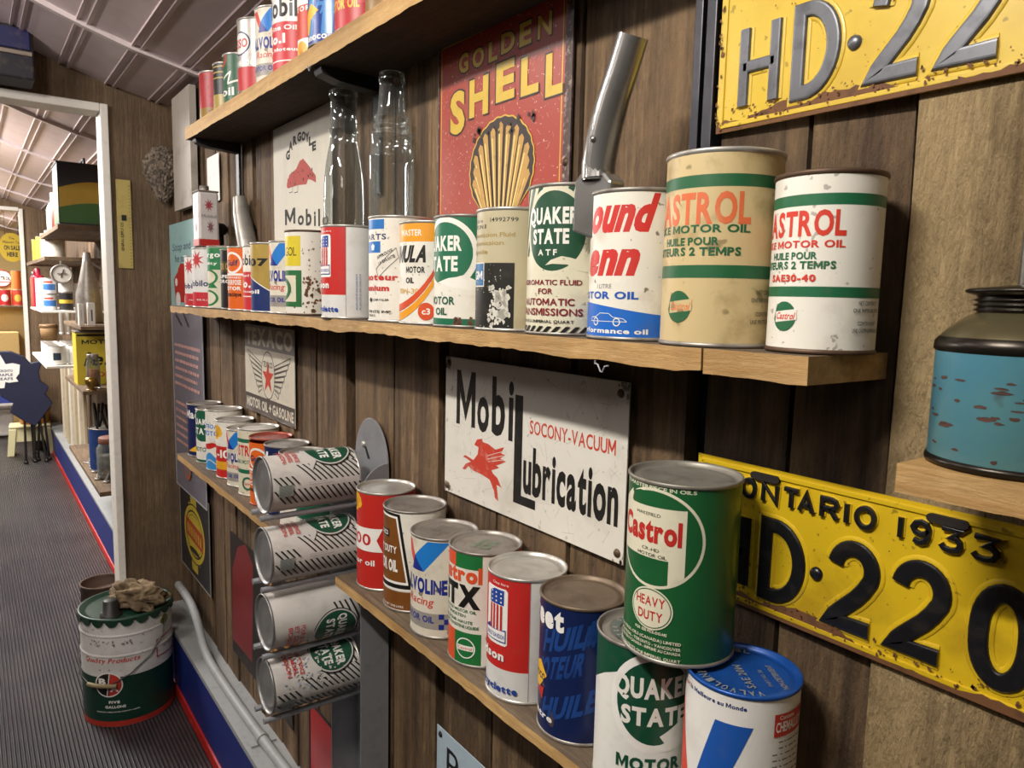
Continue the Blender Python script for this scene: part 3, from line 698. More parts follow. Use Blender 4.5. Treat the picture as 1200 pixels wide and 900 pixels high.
q2 = can('oil_can', 'white can with a bright blue lid below the dark green can', -.3748, -.0765, ZLR, r, h, paint('#e6e3dc', .36, .15, '#9a917f', 18, bump=.2), A, group=G_LR, lid=BLID, rim=TIN2)
LA = Art(); LT = paint('#7d8288', .4, .1); th = math.radians(112)
def rot(P, t, x0, y0): return [[(x0+u*math.cos(t)-v*math.sin(t), y0+u*math.sin(t)+v*math.cos(t)) for u, v in p] for p in P]
LA.add(rot(text_polys('SAE 20W', 0, .040, 0, .0075, .02, 0, .1), th, .012, -.026), LT); LA.add(rot(text_polys('NON-DETERGENT', 0, .042, 0, .0055, .03), th, .039, -.018), LT)
LA.add(rot(text_polys('PART NO. 210', 0, .028, 0, .0035, .01), th, .0255, -.018), LT)
for k, ch in enumerate('VALVOLINE MOTOR OIL'):
    t = math.radians(-62-k*11.5)
    if ch != ' ': LA.add(rot(text_polys(ch, 0, .0052, 0, .008, .02), t-PI/2, math.cos(t)*.034, math.sin(t)*.034), LT)
lid_print(q2, LA, -.0033)
ZST = ZLR+.1635

# --- tall dark green can standing on two others
r, h = .0515, .166; A = cart(r, h); CG = paint('#1f5a32', .3, .2, '#163a22', 20); CC = INK('#dcd6bd')
A.text('THE MASTERPIECE IN OILS', -86, 12, .955, .975, CC, .02); A.ring(-30, .69, 53, .275, 3, .016, CC, 64)
A.poly([(-80, .58), (-80, .86), (-62, .93), (-62, .865), (4, .865), (4, .58)], CC); A.poly([(-12, .60), (4, .60), (4, .50), (-2, .47), (-12, .435)], CC); A.poly([(-60, .86), (-60, .92), (-48, .94), (-12, .93), (2, .865)], CG)
A.text('WAKEFIELD', -52, -22, .81, .828, INK('#5a5a4a'), .01); A.text('Castrol', -76, 0, .665, .80, INK('#b82a24'), .045, 0, .03)
A.text('CR-HD', -42, -22, .62, .637, INK('#5a5a4a'), .01); A.text('MOTOR OIL', -48, -14, .588, .606, INK('#5a5a4a'), .01)
A.oval(-29, .30, 24, .118, CC); A.oval(-29, .30, 22.5, .110, CG); A.oval(-29, .30, 21.5, .104, CC); A.text('HEAVY', -46, -13, .315, .368, INK('#b82a24'), .02); A.text('DUTY', -43, -15, .235, .288, INK('#b82a24'), .02)
for t, a, b_, v in (('FOR SERVICE-DG-MS', -46, -10, .165), ('CASTROL OILS (CANADA) LIMITED', -74, 4, .125), ('MONTREAL - TORONTO - VANCOUVER', -74, 4, .095), ('PRINTED IN CANADA - IMPRIME AU CANADA', -72, 4, .07), ('NET CONTENTS ONE IMPERIAL QUART', -78, 4, .03)): A.text(t, a, b_, v, v+.017, CC, .03)
can('oil_can', 'tall dark green can standing on top of two other cans beside lower yellow plate', -.4413, -.0886, ZST, r, h, CG, A, group=G_LR, lid=metal('#8d887d', .45, .6, '#4a4236', 40, .35), rim=TIN2)

# ------------------------------------------------------------------ rest of the middle shelf, going left
r, h = R5, .162; A = cart(r, h)
A.rect(-110, -24, .58, .93, INK('#d8c42e')); A.text('GOL', -76, -34, .70, .80, black, .0); A.rect(-110, -22, .10, .53, INK('#2a6a3a')); A.rect(-110, -36, .16, .47, CRM); A.ring(-88, .31, 38, .14, 14, .05, INK('#2a6a3a'))
A.blots(-20, 40, .03, .45, 60, .005, INK('#6a4a2c'), 8); A.blots(-20, 60, .3, .9, 30, .003, INK('#8a7a5c'), 9); A.blots(20, 60, .5, .62, 5, .005, INK('#24502f'), 10)
can('oil_can', 'stained white can with yellow and green patches, below the winged creature sign', -1.4135, -.07, zmid(-1.4135), r, h, WH2, A, group=G_MID, lid=RUST)
r, h = R5, .149; A = cart(r, h); GD = paint('#b89c50', .35, .25, '#8a6a2a', 20, .2); NB = INK('#1e3168')
A.poly([(-180, .015)]+[(a, .36+.17*math.cos(math.radians((a+110)*1.1))) for a in range(-180, 181, 12)]+[(180, .015)], NB)
A.line([(a, .37+.17*math.cos(math.radians((a+110)*1.1))) for a in range(-100, 100, 8)], .002, PW); A.text('207', -112, -14, .665, .775, black, .05); A.text('oil', -80, -40, .27, .33, PW, .03)
can('oil_can', 'gold over navy can with a curved divide on the middle shelf', -1.6255, -.072, zmid(-1.6255), r, h, GD, A, group=G_MID)
r, h = R5, .149; A = cart(r, h); MR = INK('#c9323a')
A.rect(-180, 180, .015, .60, MR); A.text('Mobil', -110, -34, .70, .86, black, .02); A.text('Outboard Oil', -110, -24, .525, .565, PW, .02); A.text('No.1', -105, -30, .36, .48, PW, .05); A.text('huile Moteur', -112, -24, .285, .32, PW, .03); A.rect(-180, 180, .22, .235, PW)
m1 = can('oil_can', 'white over red can half hidden left of the gold and navy can', -1.7303, -.0575, zmid(-1.7303), r, h, WH, A, group=G_MID)
mb_ = [c for c in m1.children if c.name.startswith('body')][0].data
r, h = R5, .151; A = cart(r, h); GO2 = INK('#e0671f')
A.ring(-52, .745, 34, .17, 6, .035, PW); A.text('Gulf', -80, -30, .70, .79, navy, .03); A.rect(-180, 180, .545, .58, PW); A.text('OUTBOARD', -90, -22, .50, .53, PW, .03); A.text('MULTI-PURPOSE', -108, -22, .40, .48, PW, .04); A.text('MOTOR', -98, -22, .315, .375, PW, .04); A.text('automatique', -100, -22, .22, .29, black, .03)
g1 = can('oil_can', 'bright orange can with a white ring on the middle shelf', -1.8335, -.0635, zmid(-1.8335), r, h, GO2, A, group=G_MID)
gb_ = [c for c in g1.children if c.name.startswith('body')][0].data
r, h = R5, .150; A = cart(r, h)
A.rect(-180, 180, .62, .80, INK('#4a3d24')); A.text('MOTOR OIL', -110, -26, .66, .77, paint('#a58a4a'), .04); A.text('SUPER', -92, -24, .52, .575, PW, .03); A.text('FORCE', -92, -24, .44, .495, PW, .03)
can('oil_can', 'black can with a brown band beside the bright orange can', -1.9456, -.05, zmid(-1.9456), r, h, INK('#1e1d1c'), A, group=G_MID, lid=TIN2)
r, h = R5, .163; A = cart(r, h); TG = INK('#2b7a48')
A.rect(-180, 180, .62, .97, TG); A.text('cargo', -112, -20, .82, .90, PW, .03); A.text('utility', -100, -30, .70, .745, PW, .03)
for v in (.50, .17): A.ring(-70, v, 42, .13, 9, .03, TG)
A.poly([(-80, .33), (-48, .42), (-30, .33)], TG)
can('oil_can', 'green and cream can with green rings on the middle shelf', -2.0475, -.056, zmid(-2.0475), r, h, CRM, A, group=G_MID, lid=TIN2)
def burst(A, ca, cv, ra, rv, mat, n=9):
    A.poly([(ca+(ra if k % 2 else ra*.4)*math.cos(PI*k/n), cv+(rv if k % 2 else rv*.4)*math.sin(PI*k/n)) for k in range(2*n)], mat)
for X, Y, hh, lab in ((-2.1808, -.063, .163, 'white can with red band and red burst under the white rectangular tin'), (-2.3159, -.053, .147, 'white can with red band and red burst, farthest left on the middle shelf')):
    r, h = R5, hh; A = cart(r, h); A.rect(-180, 180, .015, .26, INK('#c0303a')); burst(A, -50, .80, 30, .17, INK('#c2454a')); A.text('Mobiloil', -100, 4, .36, .46, navy, .03); A.text('MOBIL OIL, LTD.', -52, -2, .12, .145, PW, .0)
    can('oil_can', lab, X, Y, zmid(X), r, h, SILV, A, group=G_MID, lid=TIN)

# ------------------------------------------------------------------ top shelf
def up(label, x, base, A, h, r=R5, y=-.075, **k): return can('oil_can', label, x, y, ztop(x)+.0012, r, h, base, A, group=G_UP, **k)
r = R5
A = cart(r, .135); A.rect(-180, 180, .02, .2, INK('#8a6a1e')); A.blots(-80, 20, .1, .9, 25, .004, INK('#7a2a24'), 2); up('dark red can, farthest left in the topmost row', -2.006, paint('#a3262c', .42, .3, '#5a181a', 20), A, .115)
A = cart(r, .13); A.rect(-180, 180, .02, .34, paint('#a8924a', .35, .3)); 
for v in (.62, .72, .82): A.rect(-180, 180, v, v+.025, paint('#a8924a'))
up('black and gold can beside the dark red can in the topmost row', -1.912, INK('#22241f'), A, .118, .04)
A = cart(r, .13); A.ring(-70, .84, 26, .15, 8, .05, INK('#c23a34')); A.line([(-60, .5), (-30, .6), (-40, .4), (-10, .45)], .004, white); A.text('oil', -70, -20, .2, .34, white, .02); up('dark green can with a red ring in the topmost row', -1.826, INK('#245a3c'), A, .120, .04)
A = cart(r, .12); A.stripes(-120, 90, .02, .98, 10, 20, .4, INK('#b8942a')); A.blots(-80, 20, .1, .9, 25, .006, INK('#1c1a12'), 3); up('black and gold striped can half hidden in the topmost row', -1.752, INK('#262214'), A, .115, .03, -.06)
A = cart(r, .15); A.rect(-180, 180, .015, .34, INK('#b9252a')); A.oval(-56, .66, 34, .16, INK('#dcdad4')); A.ring(-56, .66, 34, .16, 4, .018, navy); A.text('ESSO', -84, -30, .60, .72, INK('#b9252a'), .03); A.text('Marvelube', -112, -14, .355, .465, PW, .03)
up('silver over red can with an oval badge in the topmost row', -1.66, metal('#b9b6b0', .4, .5, '#7a6a52', 50, .6), A, .150, .045, -.085, lid=TIN2)
A = cart(R5, .149); A.rect(-180, 180, .015, .60, MR); A.text('Mobil', -112, -2, .66, .90, black, .03); A.text('Marine Oil', -112, -4, .50, .56, PW, .03); A.text('No.1', -100, -30, .34, .46, PW, .05); A.text('huile Moteur', -112, 2, .245, .29, PW, .03); A.rect(-180, 180, .12, .135, PW)
up('white over red can right of the blue V can in the topmost row', -1.4551, SILV, A, .140)
A = cart(.045, .155); OG = INK('#c4422a'); A.rect(-180, 180, .015, .66, OG); A.rect(-180, 180, .62, .70, PW); A.text('X-100', -120, 10, .73, .93, OG, .04); A.text('MOTOR OIL', -120, 20, .55, .605, PW, .03, 0, .2); A.rect(-80, -22, .05, .25, PW); pecten(A, -58, .14, 20, .085, YL, OG)
up('cream over orange red can cropped by the photo top edge', -1.352, PW, A, .155, .045, -.068)
A = cart(.048, .16); A.stripes(-80, 60, .1, .95, 3, 18, .5, paint('#4f8ac6', .3, .2, '#2a559a', 30)); A.text('HUILE', -50, 30, .3, .5, paint('#4f8ac6', .3), .03, .4); A.poly([(-96, .30), (-60, .42), (-38, .34), (-62, .26), (-70, .12), (-96, .16)], YL); A.text('Sunoco', -90, -20, .05, .12, PW, .03)
up('bright blue can with yellow arrow badge in the topmost row', -1.251, paint('#1b3f8f', .32, .3, '#10265c', 20), A, .160, .048, -.084, lid=TIN2)
A = cart(.048, .155); A.rect(-180, 180, .015, .25, INK('#b3262c')); A.text('Rotella', -120, 16, .42, .62, PW, .04); A.text('MOTOR OIL', -100, -10, .20, .30, YL, .04)
up('red can with white lettering in the topmost row', -1.15, INK('#c23a44'), A, .155, .048, -.079)
A = cart(.045, .15); A.blots(-80, 80, .05, .9, 40, .006, INK('#c9a84a'), 3); up('brown and gold can cropped by the photo top edge', -1.052, paint('#8a6a3a', .4, .4), A, .14, .045, -.075)
up('plain white can at the photo top edge, last visible in the topmost row', -.95, WH, cart(.045, .1), .14, .045, -.075)

# ------------------------------------------------------------------ lower left shelf, far to near
def ll(label, x, y, base, A, h, **k): return can('oil_can', label, x, y, ZLL, R5, h, base, A, group=G_LL, **k)
A = cart(R5, .157); A.text('Mac', -84, -20, .74, .90, PW, .03); A.poly([(-70, .1), (-30, .22), (-20, .1)], YL); ll('navy can with white script, farthest on the lower left shelf', -2.337, -.0525, INK('#1a2350'), A, .159, lid=TIN2)
A = cart(R5, .157); A.oval(-40, .70, 60, .29, INK('#1c5a40')); A.text('QUAKER', -100, 10, .72, .83, PW, .04); A.text('STATE', -90, 0, .54, .66, PW, .04); A.text('MOTOR', -86, -14, .22, .30, INK('#1c5a40'), .03); A.rect(-180, 180, .015, .07, INK('#1c5a40')); ll('white can with dark green disc, second along the lower left shelf', -2.234, -.0525, WH, A, .157)
A = cart(R5, .17); A.text('OUTBOARD', -100, 6, .70, .77, VB, .03); A.text('MOTOR', -90, 0, .58, .66, VB, .03); A.poly([(-100, .40), (-40, .47), (-10, .44), (-50, .36), (-100, .34)], RD); A.text('boat', -80, -40, .5, .5, RD)
A.poly([(-180, .015)]+[(a, .25+.05*math.sin(math.radians(a*5))) for a in range(-180, 181, 6)]+[(180, .015)], INK('#3a8fd0')); A.line([(a, .14+.04*math.sin(math.radians(a*5))) for a in range(-110, 100, 6)], .0022, PW); ll('white boat oil can with blue waves, third along the lower left shelf', -2.125, -.0525, WH, A, .17)
A = cart(R5, .156); A.rect(-180, 180, .015, .56, RD); pecten(A, -68, .80, 26, .12, YL, RD); A.text('X-100', -110, 10, .36, .50, PW, .03); A.rect(-100, 20, .16, .30, INK('#e0a02a')); ll('white over red can with yellow shell badge, fourth along the lower left shelf', -2.02, -.0525, WH, A, .156)
A = cart(R5, .166); A.rect(-180, 180, .80, .855, GQ); A.text('CASTROL', -110, 8, .60, .76, RD, .03); A.text('2-STROKE MOTOR OIL', -110, 10, .48, .54, GQ, .02); A.rect(-180, 180, .34, .40, GQ); A.ring(-34, .19, 20, .10, 7, .03, GQ); A.text('Castrol', -48, -20, .17, .21, RD, .02); A.blots(-70, 40, .0, .1, 20, .005, INK('#8a6a4a'), 2)
ll('cream can with green bands, sixth along the lower left shelf', -1.8165, -.053, CRM, A, .166)
g2 = can('oil_can', 'orange can with white top beside the stacked rack of lying cans', -1.715, -.056, ZLL, R5, .160, GO2, body=gb_, group=G_LL, lid=metal('#a04a3a', .4, .5, '#5a3a2a', 30, .4), turn=10)
A = cart(R5, .16); A.text('Mac', -90, -10, .76, .92, PW, .03); ll('navy can partly hidden behind the uppermost lying can', -1.612, -.0535, INK('#1a2350'), A, .160, lid=TIN2)
A = cart(R5, .16); A.rect(-180, 180, .5, .98, GQ); ll('green topped can behind the two uppermost lying cans', -1.51, -.055, WH, A, .16, lid=TIN2)
A = cart(R5, .16); A.rect(-180, 180, .3, .7, GQ); ll('white and green can behind the lying cans at near end of lower shelf', -1.408, -.056, WH, A, .15, lid=TIN2)

# ------------------------------------------------------------------ rack of lying cans
RX = -1.2585
rk = empty('can_rack', (-1.28, 0, F-.80), 0, 'grey steel wall rack holding four lying cans on rods', 'can rack')
def W2(z): return F+z-(F-.80)
b = MB(); fr = lambda y: (lambda u, v, d: (u+1.28-.0, d, v))
pts = [(-1.339, W2(-1.0)), (-1.1975, W2(-1.0)), (-1.1975, W2(-.325))]+[(-1.268+.0705*math.cos(math.radians(t)), W2(-.318)+.085*math.sin(math.radians(t))) for t in range(10, 171, 10)]+[(-1.339, W2(-.325))]
b.prism(pts, -.012, -.009, STEEL, fr(0)); 
b.build('back_plate', rk, .0006)
b = MB(); b.prism([(-1.296, W2(-.292)), (-1.288, W2(-.292)), (-1.272, W2(-.312)), (-1.280, W2(-.314))], -.0128, -.0122, BLACKP, fr(0)); b.build('slot', rk)
b = MB(); b.lathe([(.006, 0), (.0055, .003), (.003, .0042), (.0003, .0042)], TIN, 16, M=Matrix.Rotation(PI/2, 3, 'X'), c=(-1.298+1.28, -.012, W2(-.288))); b.build('screw', rk)
for X, nm in ((-1.199, 'side_flange'), (-1.3375, 'side_flange')):
    b = MB(); q = [(-.010, W2(-1.0)), (-.066, W2(-1.0)), (-.066, W2(-.365))]+[(-.010-.056*math.cos(math.radians(t)), W2(-.365)+.058*math.sin(math.radians(t))) for t in range(10, 91, 10)]
    b.prism(q, X-.0013, X+.0013, STEEL, lambda u, v, d: (d+1.28, u, v)); b.build(nm, rk, .0005)
RZ = (-.334, -.4615, -.584, -.703); RYF = -.224
def rkr(z, s): return (RX+1.28+s*.024, -.235, W2(z)-.0516)
for z in RZ:
    for s in (-1, 1):
        p = rkr(z, s); b = MB(); b.tube([(p[0], -.010, p[2]), p], .0052, STEEL, 12); b.build('rod', rk)
r, h = R5, .165; A = cart(r, h); SG = INK('#1d4f3a'); SB = INK('#232323'); QW = paint('#cfcac4', .4, .3, '#9a9088', 20)
def dash(a0, a1, v0, n, st, sl, w):
    for k in range(n):
        v = v0+k*st; pts = [(a0, v), (a0, v+w), (a1, v+w+sl), (a1, v+sl)]
        if v+w+sl < .985: A.poly(pts, SB)
        elif v+w < .985:
            t = (.985-v-w)/sl; A.poly([(a0, v), (a0, v+w), (a0+(a1-a0)*t, .985), (a0+(a1-a0)*min(1, (.985-v)/sl), min(.985, v+sl))], SB)
dash(36, 74, .30, 12, .062, .17, .022); dash(-60, 36, .68, 5, .062, .20, .022); dash(86, 118, .03, 16, .062, .13, .022); dash(60, 76, .03, 4, .062, .07, .022)
A.oval(0, .70, 47, .262, QW); A.ring(0, .70, 47, .262, 2, .012, SB); A.oval(0, .70, 42, .235, SG); A.poly([(10, .47), (34, .52), (52, .46), (30, .42), (0, .40), (-24, .44), (6, .46)], QW)
A.text('QUAKER', -34, 34, .72, .82, PW, .045); A.text('STATE', -28, 28, .58, .68, PW, .045)
for i, t in enumerate(('POUR ESSENCE', 'ET DIESEL', 'BOISSON')): A.text(t, -30, 32, .30-.07*i, .345-.07*i, red, .02)
A.rect(76, 98, .08, .23, INK('#8f958f')); A.stripes(77, 97, .09, .22, 9, 0, .4, INK('#5d655f'))
for i in range(2): A.add([[(math.radians(79-4*i)*r+w_, .40*h+u) for u, w_ in p] for p in text_polys('QUAKER STATE OIL REFINING', 0, .045-.012*i, 0, .0018, .0)], grey)
qbody = can_body_mesh(r, h, QW, A)
r2 = Art(1, 1)
for i, (z, roll, lab) in enumerate(zip(RZ, (6, 8, 118, 28), ('topmost lying can in rack, white with black diagonal stripes and green disc', 'second lying can from rack top, white with black diagonal stripes', 'third lying can in rack with its green disc turned low', 'bottom lying can in rack with scuffed diagonal stripes'))):
    e = empty('oil_can', (RX, RYF, F+z+.0012), 0, lab, 'oil can', 'striped cans lying in the rack')
    e.rotation_mode = 'QUATERNION'; e.rotation_quaternion = (Matrix.Rotation(-PI/2, 3, 'X') @ Matrix.Rotation(math.radians(roll), 3, 'Z')).to_quaternion()
    if i == 3: A.blots(-20, 66, .25, .8, 90, .0035, QW, 12); A.blots(0, 70, .1, .5, 26, .003, INK('#a9b4d0'), 13)
    link_mesh('body', can_body_mesh(r, h, QW, A) if i == 3 else qbody, e)
    l = link_mesh('lid', lid_mesh(r, TIN, 'ring'), e); l.location = (0, 0, h)
    l = link_mesh('lid', lid_mesh(r, metal('#9b9a99', .42, .3, '#6a6058', 30, .7), 'ring'), e); l.rotation_euler = (PI, 0, 0)

# ------------------------------------------------------------------ signs on the wall
class PxArt(Art):
    """sign artwork laid out in the plane of the wall, origin (X0, Z0)"""
    def __init__(s, X0, Z0, Y=-.012): super().__init__(); s.X0, s.Z0, s.Y = X0, Z0, Y
    def q(s, x, y): p = at_y(x, y, s.Y); return (p.x-s.X0, p.z-s.Z0)
    def pp(s, pts, mat): return s.poly([s.q(*p) for p in pts], mat)
def sign(name, label, x0, x1, z0, z1, Y, base, art, tilt=0, th=.0016, screws=(), edge=None, cat='sign', smat=None, group=None):
    e = empty(name, (x0, Y, z0), 0, label, cat, group); e.rotation_euler = (0, tilt, 0)
    b = MB(); b.box(0, x1-x0, 0, th, 0, z1-z0, base)
    for i, (P, m_) in enumerate(art.it if art else []):
        for q in P: b.add([(min(max(u, .0003), x1-x0-.0003), -.00003*(i+1), min(max(v, .0003), z1-z0-.0003)) for u, v in q], [tuple(range(len(q)))], m_)
    b.build('panel', e, recalc=False)
    if edge:
        b = MB(); w, hh = x1-x0, z1-z0
        for a in ((0, w, -.0012, th, -.003, .001), (0, w, -.0012, th, hh-.001, hh+.003), (-.003, .001, -.0012, th, -.003, hh+.003), (w-.001, w+.003, -.0012, th, -.003, hh+.003)): b.box(*a, edge)
        b.build('edge', e)
    for u, v in screws:
        b = MB(); b.lathe([(.0055, 0), (.0045, .002), (.0003, .0026)], smat or RUST, 14, M=Matrix.Rotation(PI/2, 3, 'X'), c=(u, 0, v)); b.build('screw', e)
    return e
def rndq(A, x0, x1, z0, z1, n, ln, w, mat, seed):
    R = random.Random(seed); T = Art(); 
    for _ in range(n):
        x, z = R.uniform(x0, x1), R.uniform(z0, z1); t = R.uniform(0, PI); l = R.uniform(.3, 1)*ln
        T.line([(x, z), (x+l*math.cos(t), z+l*math.sin(t))], w*R.uniform(.5, 1), mat)
    A.add([q for P, m_ in T.it for q in P], mat)
def tq(A, t, xl, yl, xr, yr, ytop, mat, w=.03, shear=0, sp=.07, grow=0):
    """lettering between pixel points: baseline left, baseline right, top above the left point"""
    a, b_, c = A.q(xl, yl), A.q(xr, yr), A.q(xl, ytop)
    A.add(text_polys(t, a[0]-grow, b_[0]+grow, (a[1]+b_[1])/2-grow, c[1]+grow, w, shear, sp, True), mat)

# white lubrication sign with winged horse
SW = paint('#dcd7cc', .36, .35, '#a39a88', 9, spots=.35, scol='#5d5344', ss=75); SBK = paint('#1d1b1a', .4, .2, '#5a544c', 60); SRD = paint('#c23f2e', .4, .3, '#d8b8a8', 70)
x0, x1, z0, z1 = -.997, -.592, F-.311, F-.0935
A = PxArt(x0, z0, -.010); q = A.q
def tx(t, pl, pr, ptop, m_, w=.03, shear=0, sp=.07, A=None):
    """text on the sign between pixel baseline corners pl, pr, cap top at pixel ptop"""
    a, b_, c = A.q(*pl), A.q(*pr), A.q(*ptop); A.text(t, a[0], b_[0], (a[1]+b_[1])/2, c[1], m_, w, shear, sp)
w, hh = x1-x0, z1-z0
R = random.Random(5)
rndq(A, .01, w-.01, .005, hh-.005, 120, .03, .0003, paint('#7a7266'), 3)
for ch, xl, yl, xr, yr, yt in (('M', 535.8, 494.9, 557.6, 502.7, 432.7), ('o', 559.9, 505.2, 573.7, 508.5, 463.2), ('b', 577, 509, 592.4, 513.6, 440.4), ('i', 596.3, 515.7, 602, 517.8, 446)): tq(A, ch, xl, yl, xr, yr, yt, SBK, .03)
a_ = A.q(605.2, 462.2); c_ = A.q(611.4, 588); d_ = A.q(628, 598); A.rect(a_[0], c_[0], d_[1], a_[1], SBK); A.rect(a_[0], d_[0], d_[1], d_[1]+.013, SBK)
tq(A, 'ubrication', 613.6, 577.3, 724.6, 619.3, 521, SBK, .035, 0, .06); tq(A, 'SOCONY-VACUUM', 622, 507.3, 722.5, 535.3, 491.8, SRD, .012, 0, .08)
hs = [(560, 515), (566, 514), (567, 518), (573, 520), (582, 527), (585, 536), (590, 541), (581, 544), (586, 548), (577, 551), (579, 555), (584, 560), (588, 570), (590, 572), (583, 568), (584, 578), (585, 587), (581, 583), (580, 575), (575, 562), (566, 556), (555, 551), (550, 546), (546, 550), (543, 549), (547, 543), (553, 541), (548, 537), (544, 535), (546, 533), (556, 539), (561, 532), (562, 524), (557, 521)]
A.pp(hs, SRD); A.pp([(570, 530), (592, 524), (588, 531), (593, 533), (587, 537), (594, 541), (584, 545), (572, 544)], SRD)
for a_, b_ in (((572, 534), (590, 529)), ((572, 538), (590, 534)), ((573, 541), (590, 539))): A.line([A.q(*a_), A.q(*b_)], .0008, SW)
for u, v in ((.004, .004), (w-.004, .006), (.004, hh-.005), (w-.006, hh-.006)): A.blots(u-.012, u+.012, v-.012, v+.012, 14, .006, paint('#8a8478', .6, .5, '#4a4038', 60), int(u*1e4+v*1e3))
sign('tin_sign', 'white tin sign with black lettering and small red winged horse', x0, x1, z0, z1, -.0115, SW, A, screws=[(.01, .01), (w-.01, .012), (.01, hh-.01), (w-.014, hh-.014)])

# red sign with scallop shell
x0, x1, z0, z1 = -1.026, -.713, F-.03, F+.385
SR2 = paint('#9e392b', .38, .45, '#8a4a38', 8, spots=.75, scol='#d9b8a0', ss=170); SY = paint('#cba93a', .38, .3, '#a8842a', 50); SBR = paint('#2a1a16', .4); SGLD = paint('#b98f48', .4, .5, '#6a4420', 60)
A = PxArt(x0, z0, -.010); w, hh = x1-x0, z1-z0
for a_, b_ in (((.006, .006), (.006, hh-.008)), ((.006, hh-.008), (w-.017, hh-.008)), ((w-.017, hh-.008), (w-.017, .006))): A.line([a_, b_], .0018, SY)
A.rect(w-.012, w, 0, hh, paint('#4a3430', .5, .8, '#b8a89a', 110)); 
rndq(A, .01, w-.02, .1, hh, 420, .0075, .0004, paint('#d8b0a0'), 8)
def arctext(A, t, cx, cz_, R0, a0, a1, hgt, m_, w=.03, wd=None, seq=None):
    n = len(t)
    for i, ch in enumerate(t):
        if ch == ' ': continue
        a = math.radians(a0+(a1-a0)*(i/(n-1))); g = text_polys(ch, -(wd/2), wd/2, 0, hgt, w)
        A.add([[(cx+(R0+v)*math.cos(a)+u*math.sin(a), cz_+(R0+v)*math.sin(a)-u*math.cos(a)) for u, v in p] for p in g], m_)
def g_(x): return 490+x/4.09
for ch, xl, xr, yt, yb, in (('G', 200, 245, 268, 358), ('O', 265, 320, 243, 332), ('L', 342, 385, 208, 302), ('D', 402, 468, 170, 262), ('E', 490, 548, 120, 228), ('N', 578, 645, 82, 190)):
    for m_, gr in ((SBR, .0022), (SY, 0)): tq(A, ch, g_(xl), yb/4.09, g_(xr), yb/4.09-(xr-xl)*.33/4.09, yt/4.09, m_, .035, grow=gr)
for ch, xl, xr, yt, yb in (('S', 158, 228, 452, 655), ('H', 250, 340, 392, 570), ('E', 378, 466, 312, 495), ('L', 497, 582, 285, 466), ('L', 615, 698, 268, 470)):
    for m_, gr in ((SBR, .0026), (SY, 0)): tq(A, ch, g_(xl), yb/4.09, g_(xr), yb/4.09-(xr-xl)*.30/4.09, yt/4.09, m_, .045, grow=gr)
uL, uR = A.q(552.8, 195)[0], A.q(627, 185)[0]; cx = (uL+uR)/2; rx = (uR-uL)/2; vc = A.q(590, 196)[1]; rz = A.q(594, 136)[1]-vc
def fan(rx, rz, m_, k=0, n=66, base=.028):
    pts = [(cx+base, vc-.085), (cx+base*1.3, vc-.065)]+[(cx+rx*(1+k*math.cos(26*math.radians(t)))*math.cos(math.radians(t)), vc+rz*(1+k*math.cos(26*math.radians(t)))*math.sin(math.radians(t))) for t in [-28+236*i/n for i in range(n+1)]]+[(cx-base*1.3, vc-.065), (cx-base, vc-.085)]
    A.poly(pts, m_)
fan(rx*1.03, rz*1.03, SY, .012); fan(rx, rz, SBR, .012)
for i in range(13):
    t = math.radians(-14+208*i/12); L_ = (.83 if i % 2 else .88)
    ex, ez = cx+rx*.96*L_*math.cos(t)*1.02, vc+rz*.96*L_*math.sin(t); bx_, bz = cx+.026*math.cos(t), vc-.080+.006*math.sin(t)
    d = Vector((ex-bx_, ez-bz)).normalized(); nx, nz = -d.y, d.x
    A.poly([(bx_+nx*.0016, bz+nz*.0016), (ex+nx*.0060, ez+nz*.0060), (ex+d.x*.005, ez+d.y*.005), (ex-nx*.0060, ez-nz*.0060), (bx_-nx*.0016, bz-nz*.0016)], SGLD)
    A.line([(bx_+nx*.0008, bz+nz*.0008), (ex+nx*.0022-d.x*.01, ez+nz*.0022-d.y*.01)], .0026, paint('#e2c878', .4, .3, '#b08a4a', 80))
A.blots(cx-.08, cx+.08, vc+rz*.62, vc+rz*.9, 20, .006, SBR, 5)
sign('tin_sign', 'tall red tin sign with yellow capitals and a golden scallop shell', x0, x1, z0, z1, -.0115, SR2, A, edge=paint('#4a3a36', .5, .6, '#9a8a80', 90), screws=[(w-.006, hh-.03), (w-.006, .2)])

# grey and cream winged star sign
x0, x1, z0, z1 = -2.055, -1.675, F-.318, F-.085
TG_ = paint('#8a8380', .45, .3, '#6a625c', 15); TC = paint('#d2cbb9', .4, .35, '#9a8f78', 14); TD = paint('#4d4540', .45, .3, '#2e2824', 20)
A = Art(); w, hh = x1-x0, z1-z0
A.rect(0, w, 0, hh, TC); A.rect(0, w, .172, hh, TG_); A.rect(0, w, 0, .047, TD); A.text('TEXACO', .01, w-.01, .18, .226, TC, .04); A.text('MOTOR OIL + GASOLINE', .01, w-.01, .011, .037, TC, .04)
A.oval(w/2, .108, .052, .062, TD); A.oval(w/2, .108, .049, .059, TC)
A.poly([(w/2+(.046 if k % 2 == 0 else .018)*math.cos(math.radians(90+36*k)), .102+(.046 if k % 2 == 0 else .018)*math.sin(math.radians(90+36*k))) for k in range(10)], SRD); A.text('TEXACO', w/2-.036, w/2+.036, .128, .143, SBK, .03)
for s in (-1, 1):
    for k in range(7):
        A.line([(w/2+s*.05, .135-.010*k), (w/2+s*(.165-.014*k), .165-.016*k), (w/2+s*(.160-.014*k), .152-.016*k), (w/2+s*.05, .128-.010*k)], .0022, TD)
sign('tin_sign', 'small grey and cream tin sign with winged red star', x0, x1, z0, z1, -.0115, TC, A)

